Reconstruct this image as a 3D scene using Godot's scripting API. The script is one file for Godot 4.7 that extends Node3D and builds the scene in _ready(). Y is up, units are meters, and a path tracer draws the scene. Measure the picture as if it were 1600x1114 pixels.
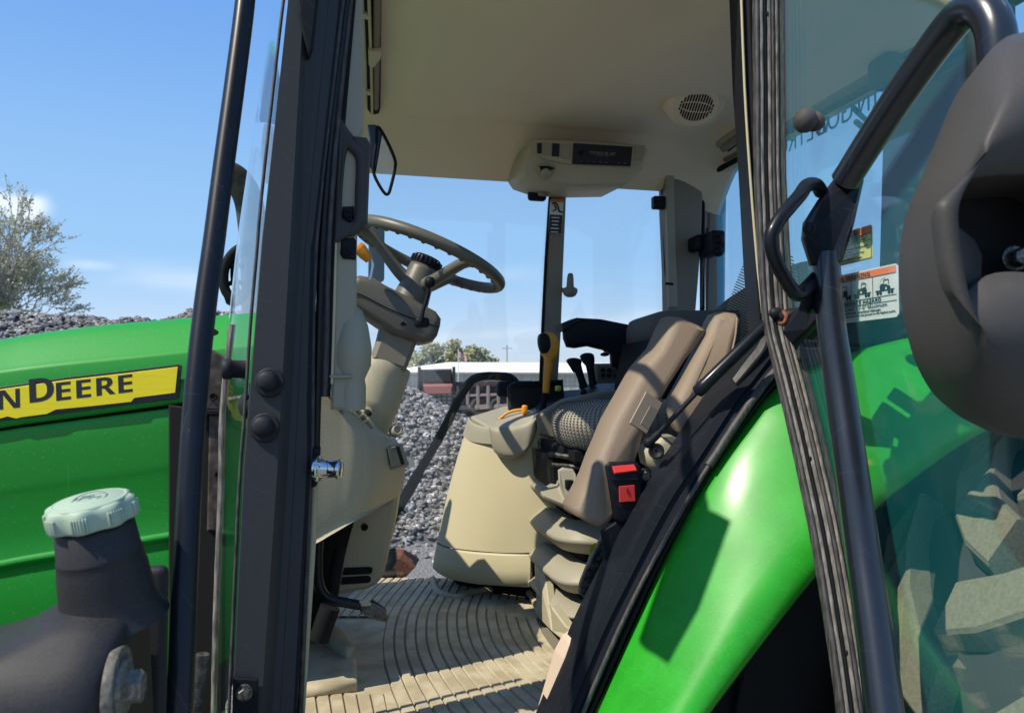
extends Node3D
# A tractor cab seen from its left side through the open door. World: x runs to the tractor's rear, y up, z towards the viewer; metres.

var M := {}
var rng := RandomNumberGenerator.new()


func V(x, y, z) -> Vector3: return Vector3(x, y, z)


# ---------- nodes ----------
func base(called: String, parent: Node, at := Vector3.ZERO) -> Node3D:
	var o := Node3D.new()
	o.name = called
	parent.add_child(o, true)
	o.position = at
	return o

func put(called: String, mesh: Mesh, mat: Material, parent: Node) -> MeshInstance3D:
	var o := MeshInstance3D.new()
	o.name = called
	o.mesh = mesh
	if mat: o.material_override = mat
	parent.add_child(o, true)
	return o

func tag(o: Node, label: String, category := "", group := "", kind := "") -> Node:
	if label: o.set_meta("label", label)
	if category: o.set_meta("category", category)
	if group: o.set_meta("group", group)
	if kind: o.set_meta("kind", kind)
	return o


# ---------- shapes ----------
func begin() -> SurfaceTool:
	var st := SurfaceTool.new()
	st.begin(Mesh.PRIMITIVE_TRIANGLES)
	return st

func done(st: SurfaceTool) -> ArrayMesh:
	st.generate_normals()
	return st.commit()

func tri(st, a, b, c):
	st.add_vertex(a); st.add_vertex(b); st.add_vertex(c)

func quad(st, a, b, c, d):
	tri(st, a, b, c); tri(st, a, c, d)

func curve(pts: Array, n: int, closed := false) -> Array:
	if n <= 1: return pts
	var out := []
	var k := pts.size()
	for i in (k if closed else k - 1):
		var p0 = pts[(i - 1 + k) % k] if closed else pts[maxi(i - 1, 0)]
		var p1 = pts[i]
		var p2 = pts[(i + 1) % k]
		var p3 = pts[(i + 2) % k] if closed else pts[mini(i + 2, k - 1)]
		for j in n:
			var t := float(j) / n
			out.append(0.5 * (2.0 * p1 + (p2 - p0) * t + (2.0 * p0 - 5.0 * p1 + 4.0 * p2 - p3) * t * t + (3.0 * p1 - p0 - 3.0 * p2 + p3) * t * t * t))
	if not closed: out.append(pts[k - 1])
	return out

func add_rings(st, rings: Array, closed := true, cap0 := false, cap1 := false, smooth := 1):
	st.set_smooth_group(smooth if smooth >= 0 else 0xFFFFFFFF)
	var n: int = rings[0].size()
	for i in rings.size() - 1:
		for j in (n if closed else n - 1):
			var k := (j + 1) % n
			quad(st, rings[i][j], rings[i + 1][j], rings[i + 1][k], rings[i][k])
	for e in 2:
		if (e == 0 and cap0) or (e == 1 and cap1):
			st.set_smooth_group(smooth + 1 if smooth >= 0 else 0xFFFFFFFF)
			var r: Array = rings[0] if e == 0 else rings[rings.size() - 1]
			var c := Vector3.ZERO
			for p in r: c += p
			c /= n
			for j in n:
				if e == 0: tri(st, c, r[j], r[(j + 1) % n])
				else: tri(st, c, r[(j + 1) % n], r[j])

func rings_mesh(rings, closed := true, cap0 := false, cap1 := false, smooth := 1) -> ArrayMesh:
	var st := begin()
	add_rings(st, rings, closed, cap0, cap1, smooth)
	return done(st)

# an open sheet through rows of points, refined by Catmull-Rom both ways
func sheet(rows: Array, su := 1, sv := 1, smooth := 1) -> ArrayMesh:
	var fine := []
	for r in rows: fine.append(curve(r, su))
	if sv > 1:
		var cols := []
		for j in fine[0].size():
			var c := []
			for r in fine: c.append(r[j])
			cols.append(curve(c, sv))
		fine = []
		for i in cols[0].size():
			var r := []
			for c in cols: r.append(c[i])
			fine.append(r)
	return rings_mesh(fine, false, false, false, smooth)

func add_tube(st, pts: Array, r, sides := 12, sub := 5, closed := false):
	var line := curve(pts, sub, closed)
	var n := line.size()
	var rings := []
	var side := Vector3.ZERO
	for i in n:
		var t: Vector3 = (line[(i + 1) % n] - line[(i - 1 + n) % n]) if closed else (line[mini(i + 1, n - 1)] - line[maxi(i - 1, 0)])
		t = t.normalized()
		if side == Vector3.ZERO: side = t.cross(Vector3.UP if absf(t.y) < 0.9 else Vector3.RIGHT)
		side = (side - t * side.dot(t)).normalized()
		var other := t.cross(side)
		var rad: float
		if r is Array:
			var f: float = float(i) / maxi(n - 1, 1) * (r.size() - 1)
			var a := mini(int(f), r.size() - 2)
			rad = lerpf(r[a], r[a + 1], f - a)
		else: rad = r
		var ring := []
		for k in sides:
			var w := TAU * k / sides
			ring.append(line[i] + (side * cos(w) + other * sin(w)) * rad)
		rings.append(ring)
	if closed: rings.append(rings[0])
	add_rings(st, rings, true, not closed, not closed)

func tube(pts: Array, r, sides := 12, sub := 5, closed := false) -> ArrayMesh:
	var st := begin()
	add_tube(st, pts, r, sides, sub, closed)
	return done(st)

func newell(o: Array) -> Vector3:
	var n := Vector3.ZERO
	for i in o.size():
		n += o[i].cross(o[(i + 1) % o.size()])
	return n.normalized()

# a flat outline given thickness, its edges bevelled on both faces
func add_slab(st, outline: Array, thick: Vector3, bevel := 0.003, sub := 1, soft := false):
	var o := curve(outline, sub, true)
	var nrm := newell(o)
	if nrm.dot(thick) > 0.0:
		o.reverse()
		nrm = -nrm
	var n := o.size()
	var ax: Vector3 = (o[1] - o[0]).normalized()
	var ay := nrm.cross(ax)
	var flat := PackedVector2Array()
	for p in o: flat.append(Vector2((p - o[0]).dot(ax), (p - o[0]).dot(ay)))
	var inset := []
	for i in n:
		var a: Vector3 = (o[i] - o[(i - 1 + n) % n]).normalized()
		var b: Vector3 = (o[(i + 1) % n] - o[i]).normalized()
		var m := (nrm.cross(a) + nrm.cross(b))
		var l := m.length_squared()
		inset.append(o[i] + (m * (2.0 / maxf(l, 0.8)) * bevel if l > 0.01 else Vector3.ZERO))
	var d := thick.normalized()
	var r0 := inset
	var r1 := []
	var r2 := []
	var r3 := []
	for i in n:
		r1.append(o[i] + d * bevel)
		r2.append(o[i] + thick - d * bevel)
		r3.append(inset[i] + thick)
	var rings := [r0, r1, r2, r3]
	if soft:
		var h := []
		for i in n: h.append((o[i] + inset[i]) * 0.5 + (o[i] - inset[i]) * 0.21 + d * bevel * 0.29)
		rings = [r0, h, r1, r2, r3]
	add_rings(st, rings, true, false, false, 3 if soft else -1)
	var ids := Geometry2D.triangulate_polygon(flat)
	st.set_smooth_group(3 if soft else 0xFFFFFFFF)
	for i in range(0, ids.size(), 3):
		tri(st, r0[ids[i]], r0[ids[i + 1]], r0[ids[i + 2]])
		tri(st, r3[ids[i]], r3[ids[i + 2]], r3[ids[i + 1]])

func slab(outline: Array, thick: Vector3, bevel := 0.003, sub := 1, soft := false) -> ArrayMesh:
	var st := begin()
	add_slab(st, outline, thick, bevel, sub, soft)
	return done(st)

# a cushion: the outline swells towards «rise» and runs back by «thick»
func pillow(outline: Array, thick: Vector3, rise: Vector3, sub := 4, steps := 6, edge := 0.35) -> ArrayMesh:
	var o := curve(outline, sub, true)
	var c := Vector3.ZERO
	for p in o: c += p
	c /= o.size()
	var rings := []
	var back := []
	for p in o: back.append(p + thick)
	rings.append(back)
	for k in steps + 1:
		var a := PI / 2 * k / steps
		var r := []
		for p in o: r.append(c + (p - c) * (1.0 - edge * (1.0 - cos(a))) + rise * sin(a))
		rings.append(r)
	var last := []
	for p in o: last.append(c + (p - c) * 0.3 + rise * 1.06)
	rings.append(last)
	var st := begin()
	add_rings(st, rings, true, true, false, 1)
	st.set_smooth_group(1)
	for j in last.size(): tri(st, c + rise * 1.08, last[(j + 1) % last.size()], last[j])
	return done(st)

func add_lathe(st, o: Vector3, axis: Vector3, prof: Array, sides := 24, smooth := 1, lobes := 0, lobe := 0.0):
	var a := axis.normalized()
	var u := a.cross(Vector3.BACK if absf(a.z) < 0.9 else Vector3.RIGHT).normalized()
	var w := a.cross(u)
	var rings := []
	for p in prof:
		var ring := []
		for k in sides:
			var t := TAU * k / sides
			var r: float = p.x * (1.0 + lobe * cos(lobes * t))
			ring.append(o + a * p.y + (u * cos(t) + w * sin(t)) * r)
		rings.append(ring)
	add_rings(st, rings, true, true, true, smooth)

func lathe(o: Vector3, axis: Vector3, prof: Array, sides := 24, smooth := 1, lobes := 0, lobe := 0.0) -> ArrayMesh:
	var st := begin()
	add_lathe(st, o, axis, prof, sides, smooth, lobes, lobe)
	return done(st)

# a box with rounded edges
func add_rbox(st, c: Vector3, half: Vector3, r: float, b := Basis.IDENTITY, n := 2):
	st.set_smooth_group(1)
	r = minf(r, minf(half.x, minf(half.y, half.z)))
	var inner := half - Vector3(r, r, r)
	for ax in 3:
		for s in [-1.0, 1.0]:
			var u := (ax + 1) % 3
			var w := (ax + 2) % 3
			var su := []
			var sw := []
			for side in [-1.0, 1.0]:
				for k in n + 1:
					var f := tan(PI / 4 * float(k if side > 0 else n - k) / n) * r
					su.append(side * (inner[u] + f))
					sw.append(side * (inner[w] + f))
			var g := []
			for i in su.size():
				var row := []
				for j in sw.size():
					var q := Vector3.ZERO
					q[ax] = s * half[ax]
					q[u] = su[i]
					q[w] = sw[j]
					var core := q.clamp(-inner, inner)
					var d := q - core
					if d.length() > 1e-6: q = core + d.normalized() * r
					row.append(c + b * q)
				g.append(row)
			for i in g.size() - 1:
				for j in g[0].size() - 1:
					if s > 0: quad(st, g[i][j], g[i][j + 1], g[i + 1][j + 1], g[i + 1][j])
					else: quad(st, g[i][j], g[i + 1][j], g[i + 1][j + 1], g[i][j + 1])

func rbox(c: Vector3, half: Vector3, r: float, b := Basis.IDENTITY, n := 2) -> ArrayMesh:
	var st := begin()
	add_rbox(st, c, half, r, b, n)
	return done(st)

func face_basis(x_dir: Vector3, y_hint: Vector3) -> Basis:
	var x := x_dir.normalized()
	var z := x.cross(y_hint).normalized()
	return Basis(x, z.cross(x), z)

func bolt(o: Vector3, axis: Vector3, r: float, h: float) -> ArrayMesh:
	var st := begin()
	add_lathe(st, o, axis, [Vector2(r * 1.35, 0), Vector2(r * 1.35, h * 0.25), Vector2(r * 1.2, h * 0.3)], 18, -1)
	add_lathe(st, o + axis.normalized() * h * 0.3, axis, [Vector2(r, 0), Vector2(r, h * 0.6), Vector2(r * 0.8, h * 0.75)], 6, -1)
	return done(st)

func letters(s: String, cap: float, deep := 0.0006, bold := true, serif := false) -> TextMesh:
	var f := SystemFont.new()
	f.font_names = PackedStringArray(["Droid Serif" if serif else "Droid Sans"])
	f.font_weight = 700 if bold else 400
	var t := TextMesh.new()
	t.font = f
	t.text = s
	t.font_size = 48
	t.pixel_size = cap / (0.714 * 48)
	t.depth = deep
	t.curve_step = 2.0
	t.horizontal_alignment = HORIZONTAL_ALIGNMENT_LEFT
	t.vertical_alignment = VERTICAL_ALIGNMENT_BOTTOM
	return t


# ---------- materials ----------
func lin(r, g, b) -> Color: return Color(r, g, b).linear_to_srgb()

func noise(freq: float, kind := FastNoiseLite.TYPE_SIMPLEX_SMOOTH, octaves := 4, sd := 1) -> FastNoiseLite:
	var n := FastNoiseLite.new()
	n.noise_type = kind
	n.frequency = freq
	n.fractal_octaves = octaves
	n.seed = sd
	return n

func ntex(n: FastNoiseLite, size := 512, ramp: Gradient = null) -> NoiseTexture2D:
	var t := NoiseTexture2D.new()
	t.width = size
	t.height = size
	t.seamless = true
	t.noise = n
	if ramp: t.color_ramp = ramp
	return t

func ramp(a: Color, b: Color, lo := 0.0, hi := 1.0) -> Gradient:
	var g := Gradient.new()
	g.set_color(0, a); g.set_offset(0, lo)
	g.set_color(1, b); g.set_offset(1, hi)
	return g

func mat(called: String, c: Color, rough := 0.6, metal := 0.0) -> StandardMaterial3D:
	var m := StandardMaterial3D.new()
	m.resource_name = called
	m.albedo_color = c
	m.roughness = rough
	m.metallic = metal
	m.uv1_triplanar = true
	m.uv1_world_triplanar = true
	M[called] = m
	return m

func relief(m: StandardMaterial3D, t: Texture2D, cm: float, per_metre: float):
	m.heightmap_enabled = true
	m.heightmap_texture = t
	m.heightmap_scale = cm
	m.uv1_scale = Vector3.ONE * per_metre

func scratches(count: int, col: Color, sd: int, dots := 0) -> ImageTexture:
	var im := Image.create(1024, 1024, false, Image.FORMAT_RGBA8)
	im.fill(Color(col.r, col.g, col.b, 0))
	rng.seed = sd
	for i in count:
		var p := Vector2(rng.randf() * 1024, rng.randf() * 1024)
		var a := rng.randf_range(-0.5, 0.5) + (PI / 2 if rng.randf() < 0.3 else 0.6)
		var bend := rng.randf_range(-0.006, 0.006)
		var al := rng.randf_range(0.06, 0.36) * rng.randf()
		for k in int(rng.randf_range(12, 130)):
			im.set_pixel(posmod(int(p.x), 1024), posmod(int(p.y), 1024), Color(col.r, col.g, col.b, al))
			a += bend
			p += Vector2(cos(a), sin(a))
	for i in dots:
		var x := rng.randi() % 1022
		var y := rng.randi() % 1022
		var s := rng.randi() % 2 + 1
		im.fill_rect(Rect2i(x, y, s, s), Color(col.r, col.g, col.b, rng.randf_range(0.2, 0.7)))
	return ImageTexture.create_from_image(im)

func over(m: StandardMaterial3D, t: Texture2D):
	m.detail_enabled = true
	m.detail_blend_mode = BaseMaterial3D.BLEND_MODE_MIX
	m.detail_albedo = t
	m.detail_uv_layer = BaseMaterial3D.DETAIL_UV_1

func glass(called: String, c: Color, alpha: float) -> StandardMaterial3D:
	var m := mat(called, Color(c.r, c.g, c.b, alpha), 0.03)
	m.transparency = BaseMaterial3D.TRANSPARENCY_ALPHA
	m.uv1_triplanar = false
	return m

func make_materials():
	var fine := ntex(noise(0.09, FastNoiseLite.TYPE_SIMPLEX_SMOOTH, 3, 3))
	var cell := noise(0.05, FastNoiseLite.TYPE_CELLULAR, 2, 5)
	cell.cellular_return_type = FastNoiseLite.RETURN_DISTANCE
	var leather := ntex(cell)
	var cloudy := noise(0.012, FastNoiseLite.TYPE_SIMPLEX_SMOOTH, 5, 9)
	var dust := func(lo, hi): return ntex(cloudy, 512, ramp(Color(lo, lo, lo), Color(hi, hi, hi), 0.25, 0.75))
	var worn = dust.call(0.86, 1.0)
	var light_scr := scratches(900, Color(0.55, 0.8, 0.5), 11, 2600)
	var grey_scr := scratches(300, Color(0.5, 0.53, 0.58), 12, 160)
	var m: StandardMaterial3D

	m = mat("green_paint", lin(0.020, 0.33, 0.018), 0.45)
	m.metallic_specular = 0.35
	m.clearcoat_enabled = true; m.clearcoat = 0.22; m.clearcoat_roughness = 0.22
	m.uv1_scale = Vector3.ONE * 1.6
	m.albedo_texture = dust.call(0.9, 1.0)
	over(m, light_scr)
	m = mat("hood_green", lin(0.012, 0.27, 0.022), 0.5)
	m.metallic_specular = 0.4
	m.clearcoat_enabled = true; m.clearcoat = 0.2; m.clearcoat_roughness = 0.2
	m.uv1_scale = Vector3.ONE * 1.1
	over(m, scratches(260, Color(0.55, 0.75, 0.5), 13, 1800))
	m = mat("yellow_vinyl", lin(1.0, 0.82, 0.01), 0.4)
	m.albedo_texture = ntex(noise(0.012, FastNoiseLite.TYPE_SIMPLEX_SMOOTH, 4, 8), 512, ramp(Color(0.95, 0.95, 0.95), Color(1, 1, 1))); m.uv1_scale = Vector3(1.5, 14, 1.5)
	mat("black_vinyl", lin(0.02, 0.02, 0.02), 0.4)
	m = mat("gloss_black", lin(0.0065, 0.0085, 0.013), 0.38)
	m.metallic_specular = 0.32
	m.clearcoat_enabled = true; m.clearcoat = 0.15; m.clearcoat_roughness = 0.15
	m.uv1_scale = Vector3.ONE * 1.3
	over(m, grey_scr)
	m = mat("tube_black", lin(0.008, 0.010, 0.015), 0.3)
	m.clearcoat_enabled = true; m.clearcoat = 0.5; m.clearcoat_roughness = 0.2
	m.uv1_scale = Vector3.ONE * 1.3
	over(m, grey_scr)
	m = mat("post_grey", lin(0.040, 0.044, 0.049), 0.5)
	m.metallic_specular = 0.32
	m.uv1_scale = Vector3.ONE * 2.6
	over(m, grey_scr)
	m = mat("satin_black", lin(0.008, 0.010, 0.014), 0.5)
	m.metallic_specular = 0.28
	m.uv1_scale = Vector3.ONE * 1.7
	over(m, grey_scr)
	m = mat("dark_plastic", lin(0.020, 0.022, 0.026), 0.55)
	m.metallic_specular = 0.3
	relief(m, fine, 0.02, 30)
	m = mat("tank_plastic", lin(0.030, 0.030, 0.032), 0.5)
	m.metallic_specular = 0.36
	m.albedo_texture = dust.call(0.86, 1.0)
	relief(m, fine, 0.012, 26)
	over(m, scratches(200, Color(0.5, 0.5, 0.5), 15, 200))
	m = mat("rubber", lin(0.010, 0.011, 0.012), 0.7)
	m.metallic_specular = 0.25
	m = mat("dusty_rubber", lin(0.27, 0.25, 0.22), 0.75)
	m.albedo_texture = dust.call(0.55, 1.0); m.uv1_scale = Vector3(20, 2.5, 20)
	m = mat("mid_rubber", lin(0.075, 0.072, 0.07), 0.6)
	m.albedo_texture = dust.call(0.6, 1.0); m.uv1_scale = Vector3(16, 3, 16)
	m = mat("beige", lin(0.48, 0.435, 0.29), 0.55)
	relief(m, fine, 0.006, 40)
	m.albedo_texture = worn
	m = mat("beige_bright", lin(0.50, 0.45, 0.28), 0.5)
	relief(m, fine, 0.004, 30)
	m = mat("beige_grey", lin(0.31, 0.29, 0.21), 0.55)
	relief(m, fine, 0.006, 40)
	m = mat("dark_beige", lin(0.20, 0.18, 0.135), 0.6)
	relief(m, fine, 0.006, 40)
	m = mat("olive_grey", lin(0.105, 0.10, 0.077), 0.42)
	relief(m, fine, 0.012, 30)
	m = mat("headliner", lin(0.80, 0.68, 0.48), 0.85)
	relief(m, fine, 0.02, 34)
	m = mat("pink_beige", lin(0.55, 0.43, 0.32), 0.55)
	m = mat("bracket_grey", lin(0.058, 0.056, 0.055), 0.6)
	m.metallic_specular = 0.3
	relief(m, fine, 0.02, 30)
	m = mat("tan_leather", lin(0.215, 0.163, 0.112), 0.6)
	relief(m, leather, 0.09, 12)
	m = mat("dark_tan", lin(0.16, 0.135, 0.105), 0.5)
	m = mat("seat_fabric", lin(0.30, 0.28, 0.225), 0.95)
	m.rim_enabled = true; m.rim = 0.4
	m = mat("fabric_dark", lin(0.10, 0.098, 0.088), 0.95)
	m = mat("mat_rubber", lin(0.49, 0.43, 0.295), 0.75)
	m.albedo_texture = ntex(noise(0.005, FastNoiseLite.TYPE_SIMPLEX_SMOOTH, 7, 21), 1024, ramp(Color(0.89, 0.875, 0.84), Color(1, 1, 1), 0.3, 0.66))
	m.uv1_scale = Vector3.ONE * 1.7
	m = mat("mat_groove", lin(0.19, 0.172, 0.125), 0.9)
	m = mat("mint_plastic", lin(0.33, 0.43, 0.32), 0.6)
	mat("mint_mark", lin(0.17, 0.25, 0.21), 0.6)
	mat("orange", lin(0.72, 0.26, 0.012), 0.4)
	mat("amber_brown", lin(0.62, 0.27, 0.015), 0.4)
	mat("red", lin(0.55, 0.03, 0.025), 0.5)
	mat("lime", lin(0.42, 0.55, 0.03), 0.5)
	mat("chrome", Color(0.8, 0.81, 0.82), 0.14, 1.0)
	m = mat("steel", Color(0.46, 0.45, 0.44), 0.42, 1.0)
	m.albedo_texture = dust.call(0.6, 1.0); m.uv1_scale = Vector3.ONE * 30
	m = mat("worn_steel", lin(0.17, 0.165, 0.15), 0.5, 0.5)
	m.albedo_texture = dust.call(0.5, 1.0); m.uv1_scale = Vector3.ONE * 8
	m = mat("rust", lin(0.26, 0.085, 0.035), 0.85)
	m.albedo_texture = dust.call(0.6, 1.0); m.uv1_scale = Vector3.ONE * 12
	m = mat("brown_panel", lin(0.085, 0.066, 0.055), 0.6)
	m.albedo_texture = dust.call(0.55, 1.0); m.uv1_scale = Vector3.ONE * 5
	mat("black_hole", lin(0.004, 0.004, 0.004), 0.9)
	mat("radio_blue", lin(0.006, 0.008, 0.02), 0.3)
	mat("mirror_silver", Color(0.85, 0.87, 0.9), 0.03, 1.0)
	m = mat("mirror_shell", lin(0.060, 0.057, 0.054), 0.52)
	m.metallic_specular = 0.35
	relief(m, fine, 0.004, 30)
	m.albedo_texture = dust.call(0.93, 1.0)
	over(m, scratches(160, Color(0.35, 0.34, 0.33), 16, 500))
	glass("pane_clear", lin(0.25, 0.42, 0.42), 0.014)
	m = glass("pane_teal", lin(0.02, 0.70, 0.95), 0.12)
	m.backlight_enabled = true; m.backlight = Color(0.0, 0.6, 0.75)
	glass("pane_door", lin(0.04, 0.52, 0.54), 0.042)
	m = mat("zinc", lin(0.27, 0.24, 0.19), 0.5, 0.2)
	m.albedo_texture = dust.call(0.7, 1.0); m.uv1_scale = Vector3.ONE * 14
	mat("sticker_white", lin(0.62, 0.68, 0.64), 0.5)
	mat("sticker_yellow", lin(0.62, 0.62, 0.22), 0.5)
	mat("sticker_orange", lin(0.75, 0.20, 0.06), 0.5)
	mat("sticker_ink", lin(0.015, 0.015, 0.02), 0.5)
	m = mat("tyre_rubber", lin(0.035, 0.034, 0.032), 0.75)
	relief(m, fine, 0.1, 9)
	m = mat("dusty_tyre", lin(0.20, 0.205, 0.135), 0.9)
	m.albedo_texture = ntex(noise(0.02, FastNoiseLite.TYPE_SIMPLEX_SMOOTH, 6, 31), 512, ramp(Color(0.88, 0.88, 0.86), Color(1, 1, 1), 0.25, 0.7))
	relief(m, fine, 0.06, 9)
	m = mat("ground_gravel", lin(0.30, 0.29, 0.275), 0.95)
	m.albedo_texture = ntex(noise(0.05, FastNoiseLite.TYPE_SIMPLEX_SMOOTH, 6, 41), 1024, ramp(Color(0.62, 0.62, 0.62), Color(1, 1, 1), 0.3, 0.7))
	relief(m, fine, 1.0, 0.6)
	m = mat("pile_grey", lin(0.10, 0.10, 0.105), 0.95)
	m = mat("stone", lin(1, 1, 1), 0.85)
	m.vertex_color_use_as_albedo = true
	m = mat("wall_cream", lin(0.62, 0.58, 0.48), 0.8)
	m.albedo_texture = worn; m.uv1_scale = Vector3(0.3, 0.05, 0.3)
	mat("roof_white", lin(0.9, 0.9, 0.88), 0.6)
	mat("eave_grey", lin(0.30, 0.29, 0.27), 0.7)
	m = mat("truck_brown", lin(0.125, 0.085, 0.078), 0.7)
	m.albedo_texture = dust.call(0.5, 1.0); m.uv1_scale = Vector3.ONE * 0.8
	mat("truck_red", lin(0.30, 0.11, 0.095), 0.55)
	mat("truck_pale", lin(0.28, 0.23, 0.21), 0.7)
	mat("bark_pale", lin(0.44, 0.41, 0.37), 0.9)
	m = mat("bud_leaf", lin(0.42, 0.45, 0.30), 0.8)
	m.backlight_enabled = true; m.backlight = Color(0.3, 0.32, 0.15)
	m = mat("green_leaf", lin(0.13, 0.165, 0.05), 0.8)
	m.backlight_enabled = true; m.backlight = Color(0.3, 0.35, 0.1)
	m = mat("olive_leaf", lin(0.42, 0.41, 0.25), 0.8)
	m.backlight_enabled = true; m.backlight = Color(0.3, 0.35, 0.1)
	mat("flag_red", lin(0.45, 0.09, 0.08), 0.8)
	mat("flag_white", lin(0.7, 0.66, 0.64), 0.8)
	mat("flag_blue", lin(0.05, 0.07, 0.2), 0.8)
	mat("pole_grey", lin(0.4, 0.4, 0.42), 0.5)


# ---------- sky ----------
func make_sky() -> ImageTexture:
	var w := 1024
	var h := 512
	var im := Image.create(w, h, false, Image.FORMAT_RGBF)
	var n1 := noise(1.0, FastNoiseLite.TYPE_SIMPLEX_SMOOTH, 5, 51)
	var n2 := noise(1.0, FastNoiseLite.TYPE_SIMPLEX_SMOOTH, 5, 57)
	var zen := Vector3(0.055, 0.165, 0.53)
	var mid := Vector3(0.142, 0.325, 0.71)
	var low := Vector3(0.29, 0.51, 0.79)
	var hor := Vector3(0.60, 0.70, 0.80)
	for y in h:
		var el := (0.5 - (y + 0.5) / h) * PI
		for x in w:
			var az := wrapf((x + 0.5) / w * TAU, -PI, PI)
			var c: Vector3
			var e := rad_to_deg(el)
			if e > 27: c = mid.lerp(zen, smoothstep(27, 85, e))
			elif e > 9: c = low.lerp(mid, smoothstep(7, 29, e))
			else: c = hor.lerp(low, smoothstep(-1.0, 10.0, e))
			if e < 0: c = Vector3(0.30, 0.29, 0.27)
			elif e < 40:
				# thin veils low over the horizon, and one small white cloud
				var d := Vector3(sin(az) * cos(el), sin(el) * 5.0, -cos(az) * cos(el))
				var veil: float = smoothstep(0.08, 0.55, n1.get_noise_3d(d.x * 2.2, d.y * 2.2, d.z * 2.2)) * smoothstep(13.0, 3.0, e) * 0.55
				c = c.lerp(Vector3(0.84, 0.88, 0.94), veil)
				var da := rad_to_deg(az) + 20.6
				var q := Vector2(da / 2.7, (e - 11.2 + da * 0.12) / 1.05)
				var puff: float = n2.get_noise_3d(d.x * 16.0, d.y * 5.0, d.z * 16.0)
				var cov: float = smoothstep(1.0, 0.25, q.length() + puff * 0.8)
				c = c.lerp(Vector3(0.80, 0.87, 0.96), cov * 0.9)
				var q2 := Vector2((rad_to_deg(az) + 16.8) / 1.9, (e - 7.9) / 0.22)
				c = c.lerp(Vector3(0.75, 0.84, 0.95), smoothstep(1.0, 0.2, q2.length() + puff * 0.5) * 0.6)
			im.set_pixel(x, y, Color(c.x, c.y, c.z))
	return ImageTexture.create_from_image(im)


func _ready():
	var cam := Camera3D.new()
	cam.name = "camera"
	cam.position = V(0, 1.75, 0)
	cam.rotation_degrees = V(2.105, -13, 0)
	cam.fov = 50.93
	cam.near = 0.05
	cam.far = 900.0
	var lens := CameraAttributesPhysical.new()
	lens.frustum_focal_length = 25.2
	lens.exposure_aperture = 7.0
	lens.frustum_focus_distance = 2.1
	lens.frustum_near = 0.05
	lens.frustum_far = 900.0
	cam.attributes = lens
	add_child(cam)
	var we := WorldEnvironment.new()
	we.name = "daylight"
	var env := Environment.new()
	env.background_mode = Environment.BG_SKY
	env.tonemap_mode = Environment.TONE_MAPPER_LINEAR
	env.tonemap_exposure = 1.22
	env.sdfgi_enabled = true
	env.ssao_enabled = true
	env.ssil_enabled = true
	var sm := PanoramaSkyMaterial.new()
	sm.panorama = make_sky()
	var sky := Sky.new()
	sky.sky_material = sm
	env.sky = sky
	env.background_energy_multiplier = 1.0
	we.environment = env
	add_child(we)
	var sun := DirectionalLight3D.new()
	sun.name = "sun"
	sun.light_energy = 1.5
	sun.light_color = Color(1.0, 0.96, 0.89)
	sun.light_angular_distance = 0.5
	sun.shadow_enabled = true
	add_child(sun)
	sun.look_at_from_position(Vector3.ZERO, V(0.77, -1.0, -0.26))
	make_materials()
	build_yard()
	var t := base("tractor", self, V(0.4, 0, -2.37))
	tag(t, "green and yellow farm tractor with its cab door standing open", "tractor")
	# parts are written in world coordinates, so each hangs below the tractor at the inverse of its place
	build_hood(t)
	build_front(t)
	build_cab(t)
	build_steering(t)
	build_floor(t)
	build_console(t)
	build_seat(t)
	build_sill(t)
	build_fender(t)
	build_door(t)
	build_mirror(t)
	build_tank(t)
	for c in t.get_children(): c.position -= t.position


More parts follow.
